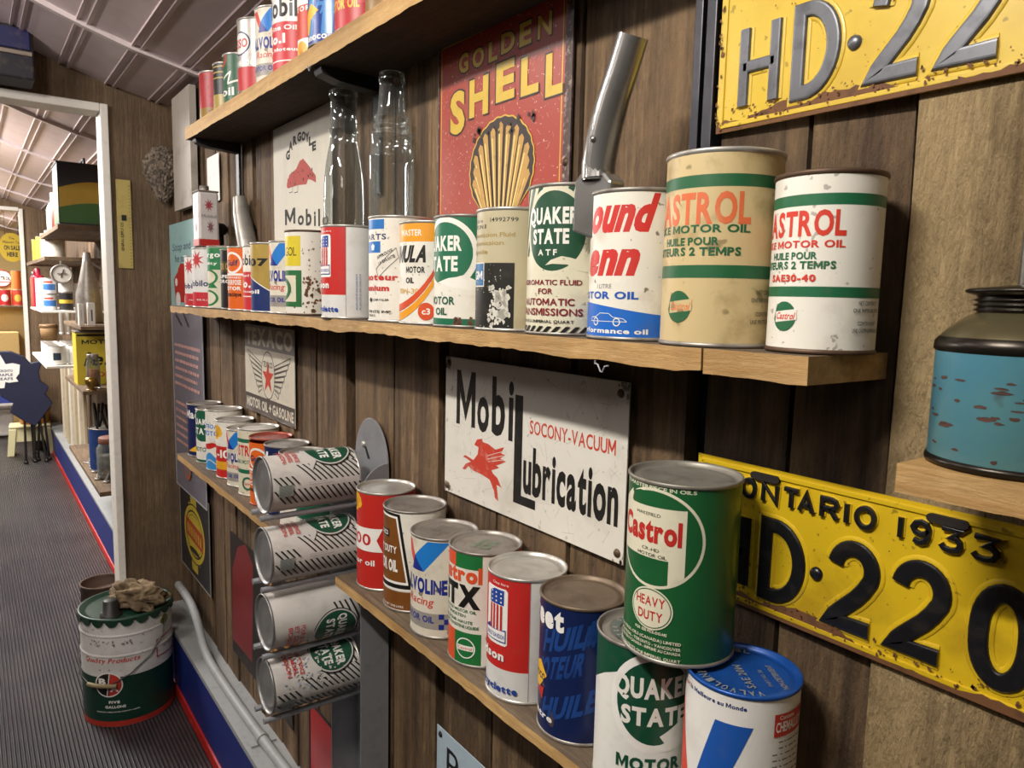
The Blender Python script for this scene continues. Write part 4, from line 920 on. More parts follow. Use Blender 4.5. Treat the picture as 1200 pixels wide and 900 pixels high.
# cream winged creature sign
x0, x1, z0, z1 = -1.80, -1.45, F-.02, F+.385
GC = paint('#cbc5b6', .7, .3, '#a8a08c', 8); SBK2 = paint('#1d1b1a', .75, .2, '#5a544c', 60); GR = paint('#a8443c', .75, .4, '#8a3a34', 60)
A = PxArt(x0, z0, -.010); w, hh = x1-x0, z1-z0
for ch, x, y in (('G', 338.3, 183), ('A', 341.5, 172), ('R', 346.5, 165.5), ('G', 351.5, 161.5), ('O', 356.5, 160.5), ('Y', 361, 162), ('L', 365, 166), ('E', 369, 172)): tq(A, ch, x-2.3, y+5, x+2.3, y+4.3, y-5.5, SBK2, .06)
A.pp([(337, 216), (340, 205), (348, 198), (352, 189), (356, 186), (361, 192), (366, 199), (371, 206), (371, 214), (366, 211), (362, 210), (360, 216), (351, 217), (344, 219), (338, 221)], GR)
A.pp([(338, 208), (340, 219), (337, 220)], GR); A.blots(*(sorted((A.q(341, 210)[0], A.q(368, 210)[0]))), *(sorted((A.q(350, 216)[1], A.q(350, 200)[1]))), 26, .004, SBK2, 4)
for p in ((340, 226), (346, 226)): a = A.q(*p); A.line([(a[0], a[1]), (a[0]+.02, a[1]), (a[0]+.022, a[1]+.012)], .0015, SBK2)
for ch, x0_, x1_, yb_, yt_ in (('M', 335, 347, 263, 246), ('o', 350, 357, 264, 253), ('b', 359.5, 366, 264.5, 245), ('i', 369, 371, 265, 248), ('l', 374, 376, 265, 245), ('o', 379, 386, 265, 253)): tq(A, ch, x0_, yb_, x1_, yb_, yt_, SBK2, .025)
sign('tin_sign', 'cream tin sign with red winged creature behind the left glass bottle', x0, x1, z0, z1, -.0115, GC, A)

# pale blue poster, grey information board at the far left end
PB = paint('#9cc4c2', .5, .15); x0, x1, z0, z1 = -2.93, -2.56, F-.06, F+.235
A = Art(); w, hh = x1-x0, z1-z0; A.text('Stop and', .05, w-.06, .20, .225, navy, .0); A.text('be sure', .08, w-.09, .16, .185, navy, .0); A.poly([(.07, .02), (.05, .10), (.11, .125), (.26, .125), (.30, .09), (.30, .02)], RD); A.poly([(.12, .135), (.16, .155), (.24, .15), (.25, .125), (.12, .125)], RD); A.oval(.11, .03, .035, .025, PW); A.oval(.24, .03, .035, .025, PW); A.oval(.09, .09, .02, .014, PW)
sign('poster', 'pale blue poster with red car at far left end of middle shelf', x0, x1, z0, z1, -.0145, PB, A, cat='poster')
x0, x1, z0, z1 = -2.93, -2.50, F-.72, F-.055
GB = paint('#7c7882', .4, .15); PK = paint('#d9a8a0', .5); A = Art(); w, hh = x1-x0, z1-z0
R = random.Random(4)
for blk in (0, 1):
    for i in range(6):
        z = .52-.028*i-.21*blk; a = .03+R.uniform(0, .01); b_ = w-.03-(.03*i if blk and i > 3 else R.uniform(0, .03)); x = a
        while x < b_-.01:
            l = R.uniform(.012, .04); A.rect(x, min(x+l, b_), z, z+.011, PK); x += l+.006
A.oval(w*.45, .10, .05, .05, INK('#c86a4a')); A.oval(w*.45, .10, .035, .035, GB); A.line([(.08, .635), (.16, .60)], .006, BLACKP); A.line([(.2, .64), (.26, .60)], .006, BLACKP)
sign('information_board', 'tall grey board with pink lines of text behind the farthest lower cans', x0, x1, z0, z1, -.0145, GB, A, cat='board', edge=paint('#b0aeb4'))

# black and yellow oil sign low on the wall
x0, x1, z0, z1 = -2.90, -2.49, F-1.018, F-.70
YW = paint('#c9b23a', .4, .35, '#8a7628', 20); RW = paint('#b8402e', .4, .3, '#7a2a20', 40); A = Art(); w, hh = x1-x0, z1-z0; c = w/2
BKS = paint('#26262a', .45, .4, '#4a484a', 30)
A.rect(c-.045, c+.04, .02, .30, YW); A.rect(c-.075, c-.03, .245, .262, YW); A.rect(c+.03, c+.075, .06, .078, YW); A.oval(c, .158, .15, .108, BKS); A.oval(c, .158, .145, .103, YW); A.ring(c, .158, .125, .085, .006, .006, BKS, 40)
A.poly([(c-.12, .135), (c-.12, .20), (c+.12, .185), (c+.12, .12)], RW)
for k in range(7): A.rect(c-.10+.03*k, c-.085+.03*k, .146-.002*k, .182-.002*k, YW)
A.ring(c, .158, .105, .07, .002, .002, BKS, 40); A.oval(c, .095, .07, .01, BKS)
sign('tin_sign', 'black tin sign with yellow round emblem low on wall near the bucket', x0, x1, z0, z1, -.0115, BKS, A, edge=paint('#8a8478'))

# two pale boards high at the far end
sign('pale_board', 'narrow weathered grey board hung high beside the wasp nest', -2.76, -2.52, F+.27, F+.64, -.03, paint('#b5aca0', .55, .45, '#7a6e60', 14), None, th=.02, cat='board')
sign('small_plaque', 'small white plaque on wall under the far end of top shelf', -2.40, -2.27, F+.265, F+.40, -.012, paint('#c9c4ba', .5, .25), None, cat='plaque')

# pale blue metal sign at the bottom edge
x0, x1, z0, z1 = -1.012, -.66, F-.98, F-.724
PBL = paint('#b5c8d4', .35, .3, '#8a9aa6', 16); A = Art(); w, hh = x1-x0, z1-z0; A.text('Pour un', .032, .30, .178, .232, SBK, .0, 0, .1)
sign('tin_sign', 'pale blue tin sign with thin black lettering below the lower right shelf', x0, x1, z0, z1, -.0115, PBL, A, screws=[(.012, hh-.012)], smat=BLACKP)
# dark sign with a red blade shape and a red piece below, behind the lying cans
x0, x1, z0, z1 = -2.24, -1.72, F-1.10, F-.72
A = PxArt(x0, z0, -.010); DKR = paint('#7c2226', .35, .3, '#4a1618', 12); ORG = paint('#c98a3a', .45, .3); 
A.pp([(279, 641), (288, 637), (297, 662), (297, 700), (296, 776), (290, 768), (273, 748), (273, 665)], DKR); A.rect(.36, .375, .0, .36, ORG); A.text('A B', .37, .50, .20, .27, ORG, .03); A.text('T', .385, .42, .10, .17, ORG, .03)
sign('enamel_sign', 'dark sign with long red blade shape left of the lying cans', x0, x1, z0, z1, -.0115, paint('#241d1a', .45, .3, '#4a3a30', 12), A)
sign('red_sign', 'red sign corner low on wall under the bottom lying can', -1.60, -1.40, F-1.25, F-.965, -.0115, paint('#a81f22', .3, .3, '#6a1416', 12), None, edge=BLACKP)

# ------------------------------------------------------------------ licence plates
MONO = {'O': [[(.5+.5*math.cos(math.radians(t)), .5+.5*math.sin(math.radians(t))) for t in range(0, 361, 15)]], 'N': [[(0, 0), (0, 1), (1, 0), (1, 1)]], 'T': [[(0, 1), (1, 1)], [(.5, 1), (.5, 0)]], 'A': [[(0, 0), (.5, 1), (1, 0)], [(.2, .35), (.8, .35)]],
 'R': [[(0, 0), (0, 1), (.6, 1), (.88, .93), (1, .75), (.88, .57), (.6, .5), (0, .5)], [(.55, .5), (1, 0)]], 'I': [[(.5, 0), (.5, 1)]], '1': [[(.5, 0), (.5, 1)]],
 '9': [[(.95, .68), (.8, .48), (.5, .4), (.2, .48), (.05, .7), (.2, .92), (.5, 1), (.8, .92), (.95, .7), (.93, .35), (.8, .1), (.5, 0), (.15, .08)]],
 '3': [[(.05, 1), (.95, 1), (.5, .62), (.75, .6), (.95, .45), (.98, .28), (.85, .08), (.5, 0), (.2, .05), (.02, .22)]],
 'H': [[(0, 0), (0, 1)], [(1, 0), (1, 1)], [(0, .5), (1, .5)]], 'D': [[(0, 0), (0, 1), (.25, 1)]+[(.25+.75*math.cos(math.radians(t)), .5+.5*math.sin(math.radians(t))) for t in range(80, -81, -10)]+[(.25, 0), (0, 0)]],
 '2': [[(.5+.47*math.cos(math.radians(t)), .73+.27*math.sin(math.radians(t))) for t in range(172, -29, -12)]+[(.80, .50), (.62, .37), (.40, .25), (.20, .14), (.07, .06), (0, 0), (1, 0)]],
 '0': [[(.5+.5*math.cos(math.radians(t)), .5+.5*(abs(math.sin(math.radians(t)))**.8)*(1 if math.sin(math.radians(t)) >= 0 else -1)) for t in range(0, 361, 12)]]}
def emboss(b, path, wd, dp, mat, y0=0, out=.0):
    n = len(path); closed = (Vector(path[0])-Vector(path[-1])).length < 1e-6
    prof = [(-1.0, 0), (-.93, .6), (-.80, .93), (-.6, 1), (.6, 1), (.80, .93), (.93, .6), (1, 0)]; vs = []; K = len(prof)
    for i in range(n):
        p = Vector(path[i]); a = Vector(path[i-1]) if i else (Vector(path[-2]) if closed else p); c = Vector(path[i+1]) if i < n-1 else (Vector(path[1]) if closed else p)
        d1 = (p-a).normalized() if (p-a).length > 1e-9 else None; d2 = (c-p).normalized() if (c-p).length > 1e-9 else None
        d1 = d1 or d2; d2 = d2 or d1; t = (d1+d2); t = t.normalized() if t.length > .3 else d2
        k = min(1/max(t.dot(d1), .45), 1.8); nrm = Vector((-t.y, t.x))*k*wd/2
        for s, hgt in prof: vs.append((p.x+nrm.x*s, y0-dp*hgt, p.y+nrm.y*s))
    fs = [(i*K+j, i*K+j+1, (i+1)*K+j+1, (i+1)*K+j) for i in range(n-1) for j in range(K-1)]
    if not closed: fs += [tuple(range(K)), tuple((n-1)*K+j for j in range(K))]
    b.add(vs, fs, mat, False)
def dense(path):
    out = [path[0]]
    for p, q in zip(path, path[1:]):
        out.append(q)
    return out
def plate(name, label, x0, z0, w, hh, ybase, ink, yel, items, dots, slots, rust):
    e = empty(name, (x0, -.014, z0), 0, label, 'license plate')
    b = MB(); b.box(0, w, 0, .0012, 0, hh, yel)
    b2 = [((.006, .006), (w-.006, .006)), ((w-.006, .006), (w-.006, hh-.006)), ((w-.006, hh-.006), (.006, hh-.006)), ((.006, hh-.006), (.006, .006))]
    for p, q in b2: emboss(b, [p, q], .005, .0018, yel)
    for it in items:
        ch, u, v, cw, chh, wd = it; 
        for path in MONO[ch]: emboss(b, [(u+px*cw, v+pz*chh) for px, pz in path], wd*1.5, .0014, yel)
    A = Art(); R = random.Random(len(items)+int(z0*100)); g = .008
    for k in range(60):
        x = w*k/60; g2 = min(.018, max(.004, g+R.uniform(-.0035, .0035)+(.001 if x < w*.45 else -.0008))); A.poly([(x, 0), (x+w/60, 0), (x+w/60, g2), (x, g)], rust); g = g2
    A.blots(.0, w, .006, .020, 110, .0022, rust, 4); A.blots(0, .006, 0, hh, 20, .003, rust, 6); A.blots(0, w, 0, hh, 60, .0011, rust, 5)
    for i, (P, m_) in enumerate(A.it):
        for q in P:
            q = [(min(max(u, 0), w), min(max(v, 0), hh)) for u, v in q]; b.add([(u, -.00025-.00004*i, v) for u, v in q], [tuple(range(len(q)))], m_)
    b.build('panel', e, recalc=True)
    b = MB()
    for ch, u, v, cw, chh, wd in items:
        for path in MONO[ch]: emboss(b, [(u+px*cw, v+pz*chh) for px, pz in path], wd, .0026, ink, -.0014)
    for u, v, rd in dots: b.lathe([(rd, 0), (rd*.86, .0026), (rd*.4, .0036), (.0002, .0038)], ink, 24, M=Matrix.Rotation(PI/2, 3, 'X'), c=(u, -.0002, v))
    b.build('characters', e)
    for u, v in slots:
        b = MB(); b.prism([(u-.012+.0035*math.cos(math.radians(t)), v+.0035*math.sin(math.radians(t))) for t in range(90, 271, 30)]+[(u+.012+.0035*math.cos(math.radians(t)), v+.0035*math.sin(math.radians(t))) for t in range(-90, 91, 30)], -.0045, -.0001, paint('#1a120c', .8), lambda u_, v_, d: (u_, d, v_)); b.build('mounting_slot', e)
    return e
PY = paint('#ceac1e', .34, .5, '#8f6f1a', 12, spots=.6, scol='#5a4418', ss=120); PY2 = paint('#d0b03c', .34, .4, '#b8922a', 12, spots=.5, scol='#5a4418', ss=110)
RST = paint('#6b4526', .75, .6, '#3a2414', 60); PBK = paint('#17171a', .3, .2, '#4a4438', 60); PSV = metal('#6d6e73', .36, .5, '#3c3c40', 60, .55)
X0, X1 = -.487, -.144; pw = X1-X0
def pxi(ch, x, y, x2, y2, wd, X0=X0, z0=None):
    p, q = at_y(x, y, -.014), at_y(x2, y2, -.014); return (ch, p.x-X0, p.z-z0, q.x-p.x, q.z-p.z, wd)
z0 = F-.2985; WDL = .0165
it = [('H', .0315, .0225, .0315, .068, .0125), ('D', .087, .0225, .0355, .068, .0135), ('2', .1565, .0225, .0345, .068, .0145), ('2', .2125, .0225, .0345, .068, .0145), ('0', .273, .0225, .033, .068, .0145)]
tz = .112
for ch, u, u2 in (('O', .058, .0715), ('N', .081, .0955), ('T', .1035, .1178), ('A', .1195, .132), ('R', .1412, .155), ('I', .160, .168), ('O', .173, .188), ('1', .2075, .2125), ('9', .219, .2325), ('3', .241, .2555), ('3', .264, .2805)): it.append((ch, u, tz, u2-u, .0165, .0046))
plate('licence_plate', 'yellow licence plate with raised black characters, right of the dark green can', X0, z0, pw, .143, 0, PBK, PY, it, [(.1393, .0575, .0062)], [(.082, .1345), (.245, .1345)], RST)
z0 = F+.166
it = [('H', .031, .0205, .033, .070, .0115), ('D', .088, .0205, .033, .070, .0135), ('2', .1585, .0205, .034, .070, .0145), ('2', .214, .0205, .034, .070, .0145), ('0', .273, .0205, .033, .070, .0145)]
for ch, u, u2 in (('O', .058, .0715), ('N', .081, .0955), ('T', .1035, .1178), ('A', .1195, .132), ('R', .1412, .155), ('I', .160, .168), ('O', .173, .188), ('1', .2075, .2125), ('9', .219, .2325), ('3', .241, .2555), ('3', .264, .2805)): it.append((ch, u, tz, u2-u, .0165, .0046))
plate('licence_plate', 'upper yellow licence plate with bare silvery characters at top right', X0, z0, pw, .143, 0, PSV, PY2, it, [(.1388, .0518, .0062)], [(.082, .1345), (.245, .1345)], RST)

# ------------------------------------------------------------------ spouts, bottles, oiler
GLS = glass()
def bottle(label, x, y, z, prof, inner, bands):
    e = empty('glass_oil_bottle', (x, y, z), 0, label, 'bottle', 'glass oil bottles on the middle shelf')
    b = MB(); b.lathe(prof, GLS, 64); b.build('body', e, recalc=True)
    b = MB(); r_, z_ = prof[-1]; b.lathe([(r_-.0035, z_-.010), (r_-.0035, z_-.001), (r_-.0018, z_+.0008), (r_, z_)], GLS, 48); b.build('lip', e)
    b = MB(); b.lathe([(.0005, .005), (.030, .0045), (.0335, .008)], GLS, 48); b.build('base', e)
    return e
def shell_prof(o, t): return [(max(r-t, .0006), z+(t if i == 0 else 0)) for i, (r, z) in enumerate(o)]
bottle('clear glass bottle with sloping shoulders, left of the two', -1.3155, -.044, zmid(-1.3155), [(.0006, .001), (.034, .001), (.037, .005), (.037, .215), (.0365, .235), (.035, .26), (.032, .285), (.0275, .308), (.0245, .322), (.0240, .335), (.0262, .338), (.0265, .343), (.0240, .347), (.0238, .372), (.0238, .398), (.0262, .400), (.0262, .409), (.0245, .411)], None, 0)
o2 = [(.0006, 0), (.040, 0), (.0435, .004), (.0435, .225), (.0455, .228), (.0455, .242), (.0425, .248), (.0395, .262), (.039, .275), (.041, .277), (.041, .284), (.036, .286), (.034, .312), (.030, .316), (.0335, .318), (.0335, .324), (.028, .326), (.033, .330), (.033, .336), (.0245, .339), (.0228, .350), (.0215, .392), (.0235, .394), (.0235, .400), (.0215, .402), (.0205, .414)]
in2 = [(.0006, .006), (.037, .006), (.0402, .012), (.0402, .23), (.036, .262), (.033, .29), (.027, .32), (.0215, .34), (.0185, .39), (.0178, .413)]
bottle('clear glass bottle with stepped ringed neck, right of the two', -1.131, -.0405, zmid(-1.131), [(.0006, .001), (.034, .001), (.0365, .005), (.0365, .262), (.0374, .266), (.0365, .271), (.034, .275), (.033, .279), (.033, .300), (.0345, .303), (.033, .306), (.0265, .309), (.0262, .312), (.030, .315), (.030, .319), (.0255, .322), (.0258, .325), (.0290, .328), (.0288, .332), (.0232, .337), (.0220, .348), (.0200, .378), (.0198, .386), (.0220, .388), (.0220, .393), (.0205, .395), (.0203, .402)], None, 0)
# bent chrome spout wedged between two cans
CHR = metal('#a9a8a4', .24, .35, '#5a564c', 25, .8)
Ys = -.104
sp_ = empty('pouring_spout', tuple(at_y(702, 250, Ys)), 0, 'bent chrome pouring spout standing between striped can and red lettered can', 'spout'); so = Vector(sp_.location)
def w3(x, y, Y=Ys): return at_y(x, y, Y)-so
path = [w3(*p) for p in ((742, 42), (736, 62), (728, 88), (719, 115), (712, 140), (706, 165), (702, 190), (701, 212))]
b = MB(); b.tube(path, [.0150, .0152, .0155, .0160, .0168, .0172, .0168, .0160], CHR, 24, cap=False)
b.tube([p for p in path], [.0138, .014, .0143, .0148, .0155, .016, .0155, .015], CHR, 24, cap=False); b.build('tube', sp_, recalc=False)
b = MB(); ls = [p+Vector((-.0135, -.002, -.003)) for p in path]; b.tube(ls, .0028, CHR, 8); b.build('air_tube', sp_)
b = MB(); c = w3(702, 200); b.tube([w3(701, 190), w3(701, 204), w3(701, 210)], [.0165, .0168, .0172], CHR, 20); b.build('collar', sp_)
b = MB(); dx = .019
def sx(x, y): p = w3(x, y); return (p.x, p.z)
bl = [sx(686, 205), sx(716, 203), sx(723, 212), sx(721, 262), sx(700, 281), sx(677, 272), sx(680, 213)]
b.prism(bl, .012, -.0085, CHR, lambda u, v, d: (u, d, v)); b.build('blade', sp_, .003)
b = MB(); b.lathe([(.0034, 0), (.003, .002), (.0003, .003)], CHR, 14, M=Matrix.Rotation(PI/2, 3, 'X'), c=w3(707, 166)+Vector((.003, -.016, 0))); b.build('rivet', sp_)
# small dull spout further left
Y2 = -.030; so = at_y(288, 283, Y2); e = empty('pouring_spout', tuple(so), 0, 'dull tin pouring spout standing behind the orange and gold cans', 'spout')
P2 = [at_y(*p, Y2)-so for p in ((281, 232), (283, 250), (287, 270), (291, 290), (293, 310), (293, 330))]
b = MB(); b.tube(P2, [.017, .021, .024, .025, .024, .024], metal('#a8a49c', .4, .4, '#6a6258', 25, .5), 18); b.build('tube', e)
b = MB(); p = P2[-1]; b.lathe([(.025, 0), (.025, .004), (.022, .006)], TIN2, 18, c=(p.x, p.y, p.z-.004)); b.build('base', e)
# small black oiler and rectangular tin behind the far cans
o_ = at_y(259, 269, -.024); zb = zmid(o_.x); e = empty('oiler', (o_.x, -.024, zb), 0, 'small black oiler with ball cap behind the green and cream can', 'oiler')
b = MB(); b.lathe([(.0005, 0), (.019, 0), (.019, .14), (.016, .152), (.008, .160), (.007, o_.z-zb), (.0005, o_.z-zb)], BLACKP, 24); b.build('body', e)
b = MB(); b.lathe([(.018*math.sin(PI*k/10)+.0003, -.018*math.cos(PI*k/10)) for k in range(11)], BLACKP, 24, c=(0, 0, o_.z-zb)); b.build('cap', e)
X = -2.145; a0 = at_x(233, 260, X); a1 = at_x(257, 260, X); zt_ = at_x(245, 223, X).z; zb = zmid(-2.18)+.1655
e = empty('rectangular_tin', (X, 0, zb), 0, 'tall white rectangular tin with red base band standing on top of the far left cans', 'tin')
tw = a1.y-a0.y; ty = a1.y; H_ = zt_-zb; b = MB(); TW = paint('#d5cdc9', .4, .35, '#a89a94', 18)
b.box(-.065, 0, ty-tw, ty, .002, H_-.004, TW); b.build('body', e, .006)
b = MB(); A = Art(); A.rect(-.042, .042, .006, .16, RD) 
A.it = []; A.rect(-.040, .040, .004, .022, RD); burst(A, .0, H_*.74, .020, .018, INK('#a8424e')); burst(A, .005, H_*.36, .016, .02, INK('#8a5a66')); A.text('Mobiloil', -.03, .03, H_*.52, H_*.58, grey, .0)
for P, m_ in A.it:
    for q in P: b.add([(.0006, ty-tw/2+u*tw/.083, v) for u, v in q], [tuple(range(len(q)))], m_)
for P, m_ in A.it:
    for q in P: b.add([(-.0325+u*.76, ty-tw-.0006, v) for u, v in q], [tuple(range(len(q)))], m_)
b.build('label', e, recalc=False); b = MB(); b.box(-.066, .001, ty-tw-.001, ty+.001, H_-.005, H_, TIN2); b.build('top_seam', e, .004); b = MB(); b.lathe([(.012, 0), (.012, .014), (.0004, .015)], TIN2, 20, c=(-.03, ty-.03, H_)); b.build('cap', e)

# blue pump oiler on its little ledge
OX, OY, OZ = -.1874, -.0628, F-.1038
OB = paint('#47798a', .28, .6, '#5f8a86', 9, spots=.9, scol='#4a2a20', ss=30, lo=.4, hi=.65); ODK = metal('#6a6248', .3, .6, '#2c2418', 18, .6); OBK = metal('#2f2a24', .3, .5, '#15110c', 30, .7)
e = empty('pump_oiler', (OX, OY, OZ), 0, 'blue painted pump oiler with dark neck standing on pine ledge at right edge', 'oiler')
rr = .0505
b = MB(); b.lathe([(.0005, .001), (rr-.002, .001), (rr, .004), (rr, .0782)], OB, 64); body = b.build('body', e)
b = MB(); R = random.Random(12)
for k in range(34):
    a0 = R.uniform(-1.5, .9); z0 = R.choice((.012, .03, .036, .042, .05, .058))+R.uniform(-.003, .003); wd = R.uniform(.002, .009); hz = R.uniform(.0006, .0016)
    pts = [(a0+wd/rr*math.cos(t*PI/4)*R.uniform(.6, 1), z0+hz*math.sin(t*PI/4)*R.uniform(.5, 1.2)) for t in range(8)]
    b.add([((rr+.0002)*math.sin(a), -(rr+.0002)*math.cos(a), z) for a, z in pts], [tuple(range(8))], paint('#4a2c22', .6, .5, '#1c1410', 60))
b.build('chipped_paint', body, recalc=False)
b = MB(); b.lathe([(rr-.002, -.0), (rr+.0012, .0), (rr+.0016, .003), (rr+.0004, .0055), (rr-.001, .0055)], OBK, 64); b.build('base_seam', e)
b = MB(); b.lathe([(rr, .078), (rr+.0006, .080), (rr-.0015, .0845), (rr*.90, .089), (rr*.78, .0945), (rr*.64, .0995), (rr*.56, .1015)], ODK, 64); b.build('shoulder', e)
b = MB(); b.lathe([(rr+.0002, .0755), (rr+.0014, .077), (rr+.0010, .082), (rr-.0016, .0852)], OBK, 64); b.build('shoulder_seam', e)
b = MB(); pr = [(.0285, .101)]
for k in range(3): pr += [(.0285, .1020+k*.0032), (.0306, .1030+k*.0032), (.0306, .1037+k*.0032), (.0285, .1047+k*.0032)]
pr += [(.0295, .1125), (.0355, .1145), (.0363, .116), (.0350, .1172), (.012, .1195), (.0005, .1195)]
b.lathe(pr, OBK, 48); b.build('neck', e)
b = MB(); b.tube([(0, 0, .118), (0, 0, .19), (.001, 0, .26), (.003, 0, .36)], [.0072, .0068, .006, .0045], metal('#9a978f', .3, .5, '#5a4a32', 30, .8), 18); b.build('spout_tube', e)

# ------------------------------------------------------------------ floor-level things by the partition
cnd = MB(); YC = -.035
YC = -.05; ZC = F-1.1755
pth = [at_y(209, 685, YC), at_y(216, 694, YC), at_y(226, 710, YC), at_y(232, 730, YC), at_y(236, 748, YC), at_z(241, 769, ZC), at_z(262, 801, ZC), at_z(290, 842, ZC), at_z(330, 896, ZC), at_z(355, 928, ZC), at_z(440, 1032, ZC)]
e = empty('conduit', tuple(pth[0]), 0, 'grey painted pipe running down and along wall above the ledge', 'pipe')
sm = []
for i in range(len(pth)-1):
    for k in range(4): sm.append(pth[i].lerp(pth[i+1], k/4))
for _ in range(6): sm = [sm[0]]+[(sm[i-1]+sm[i]*2+sm[i+1])/4 for i in range(1, len(sm)-1)]+[sm[-1]]
cnd.tube([p-pth[0] for p in sm], .0135, GREYP, 16); cnd.build('pipe', e)
c = at_z(307, 865, ZC)-pth[0]; d = (pth[8]-pth[7]).normalized()
b = MB(); b.tube([c-d*.009, c+d*.009], .0165, GREYP, 18); b.box(c.x-.008, c.x+.008, c.y-.03, c.y+.035, c.z-.0145, c.z-.010, GREYP); b.build('clamp', e)

# five gallon pail
bx, by = -2.683, -.2375; br = .138; bh = .365
e = empty('oil_pail', (bx, by, 0), math.atan2(CAM.x-bx, -(CAM.y-by)), 'large white and green oil pail with red base standing on floor by wooden post', 'pail')
PLW = paint('#d9d7d2', .4, .3, '#8a8478', 9, spots=.5, ss=50); PLG = paint('#13382a', .4, .35, '#0c2018', 12); PLR = paint('#b03226', .45, .35, '#6a2018', 20)
A = cart(br, bh); A.rect(-180, 180, .0, .47, PLG); A.rect(-180, 180, .0, .055, PLR)
A.text('Quality Products', -62, 14, .60, .645, INK('#c0392f'), .03, .25)
A.oval(-26, .40, 18.5, .115, PW); A.poly([(-26+17*math.cos(math.radians(t)), .40+.104*math.sin(math.radians(t))) for t in range(80, 271, 10)], black); A.poly([(-26+17*math.cos(math.radians(t)), .40+.104*math.sin(math.radians(t))) for t in range(-90, 81, 10)], INK('#c0392f'))
A.line([(-24, .50), (-28, .30)], .003, PW); A.text('B', -39, -29, .40, .46, PW, .05); A.text('A', -24, -13, .335, .395, PW, .05)
A.text('FIVE', -26, -12, .225, .25, PW, .05); A.text('GALLONS', -31, -5, .18, .205, PW, .05); A.text('THE BRITISH AMERICAN OIL COMPANY LIMITED', -44, 12, .14, .15, PW, .02)
A.line([(38, .56), (38, .72), (80, .74), (80, .55), (38, .56)], .004, PLR); A.text('NET OIL', 48, 68, .62, .66, grey, .0); A.blots(-50, 6, .755, .805, 26, .006, paint('#8a867c', .5, .3), 4)
me = can_body_mesh(br, bh, PLW, A); link_mesh('body', me, e)
for zz in (.66, .845):
    b = MB(); b.lathe([(br, bh*zz-.005), (br+.003, bh*zz), (br, bh*zz+.005)], PLW, 56); b.build('raised_bead', e)
DGL = paint('#1a3a2a', .4, .4, '#101c16', 15)
b = MB(); b.lathe([(br+.001, bh-.008), (br+.0055, bh-.006), (br+.0065, bh+.001), (br+.004, bh+.004), (br-.004, bh+.004), (br-.010, bh-.006), (br-.02, bh-.005), (.0005, bh-.003)], DGL, 64)
lid = b.build('lid', e)
for k in range(20):
    t = 2*PI*k/20; p = Vector((math.cos(t), math.sin(t), 0)); s = Vector((-p.y, p.x, 0)); b = MB()
    tp = [(-.019, 0), (.019, 0), (.017, -.012), (.009, -.020), (0, -.0225), (-.009, -.020), (-.017, -.012)]
    b.prism(tp, br+.003, br+.0065, DGL, lambda u, v, d: tuple(p*d+s*u+Vector((0, 0, bh+v)))); b.build('lug', lid)
b = MB(); b.lathe([(.034, bh-.004), (.032, bh+.004), (.024, bh+.006), (.022, bh+.045), (.018, bh+.048), (.0005, bh+.048)], paint('#23231f', .5, .4, '#3a3028'), 24, c=(-.045, -.075, 0)); b.build('pour_cap', e)
b = MB(); M_ = Matrix.Rotation(PI/2, 3, 'Y'); 
ha, hb_ = math.radians(52), math.radians(-110)
def sdp(a, rad, z): return Vector((rad*math.sin(a), -rad*math.cos(a), z))
b.lathe([(.017, 0), (.017, .003), (.011, .005), (.010, .003), (.0005, .003)], metal('#8a8a5a', .5, .6), 20, M=Matrix.Rotation(ha, 3, 'Z') @ Matrix.Rotation(PI/2, 3, 'X'), c=sdp(ha, br, bh*.885)); b.build('handle_ear', e)
hp = [sdp(ha, br+.006, bh*.885), sdp(math.radians(45), br+.008, bh*.76), sdp(math.radians(25), br+.010, bh*.62), sdp(math.radians(2), br+.012, bh*.50), sdp(math.radians(-22), br+.012, bh*.41), sdp(math.radians(-50), br+.011, bh*.40), sdp(math.radians(-75), br+.010, bh*.45), sdp(math.radians(-100), br+.008, bh*.60), sdp(hb_, br+.006, bh*.85)]
b = MB(); b.tube(hp, .0022, metal('#6a6a66', .4, .4), 8); hd = b.build('bail_handle', e)
b = MB(); b.tube([sdp(math.radians(a), br+.012, bh*.405) for a in (-52, -42, -32, -22, -14)], .007, paint('#8a7a58', .6, .4), 10); b.build('wooden_grip', hd)
# crumpled rag
import bmesh
bm = bmesh.new(); bmesh.ops.create_icosphere(bm, subdivisions=5, radius=1)
from mathutils import noise as _ns
for v in bm.verts:
    d = v.co.copy(); n1 = _ns.noise(d*2.2+Vector((3, 1, 0))); n2 = abs(_ns.noise(d*3.4)); n3 = abs(_ns.noise(d*8))
    s = 1.08+.45*n1-.45*n2-.12*n3; v.co = Vector((d.x*.100*s, d.y*.060*s, max(d.z, -.35)*.052*s))
zmin = min(v.co.z for v in bm.verts)
for v in bm.verts: v.co.z -= zmin
for f in bm.faces: f.smooth = True
me = bpy.data.meshes.new('rag'); bm.to_mesh(me); bm.free(); me.materials.append(paint('#8a765a', .9, .7, '#3a2a1c', 22, lo=.42, hi=.62))
o = link_mesh('rag', me); rp = at_z(147, 696, bh+.004); o.location = (bx+.03, by+.03, bh+.002); o.rotation_euler = (0, 0, .7); tag(o, 'crumpled dirty tan rag lying on the pail lid', 'rag')
# rusty open can behind the pail
p = at_z(121, 684, .285); b = MB(); e = empty('rusty_can', (p.x, p.y, 0), 0, 'small rusty open can on floor just beyond the big pail', 'can')
RB = paint('#5a4436', .7, .6, '#2a1c14', 20); b.lathe([(.0005, .002), (.075, .002), (.077, .005), (.077, .29), (.080, .292), (.080, .297), (.075, .297), (.074, .29), (.074, .26), (.0005, .258)], RB, 40); b.build('body', e)
b = MB(); b.lathe([(.077, .2), (.0795, .203), (.077, .206)], RB, 40); b.build('raised_bead', e)
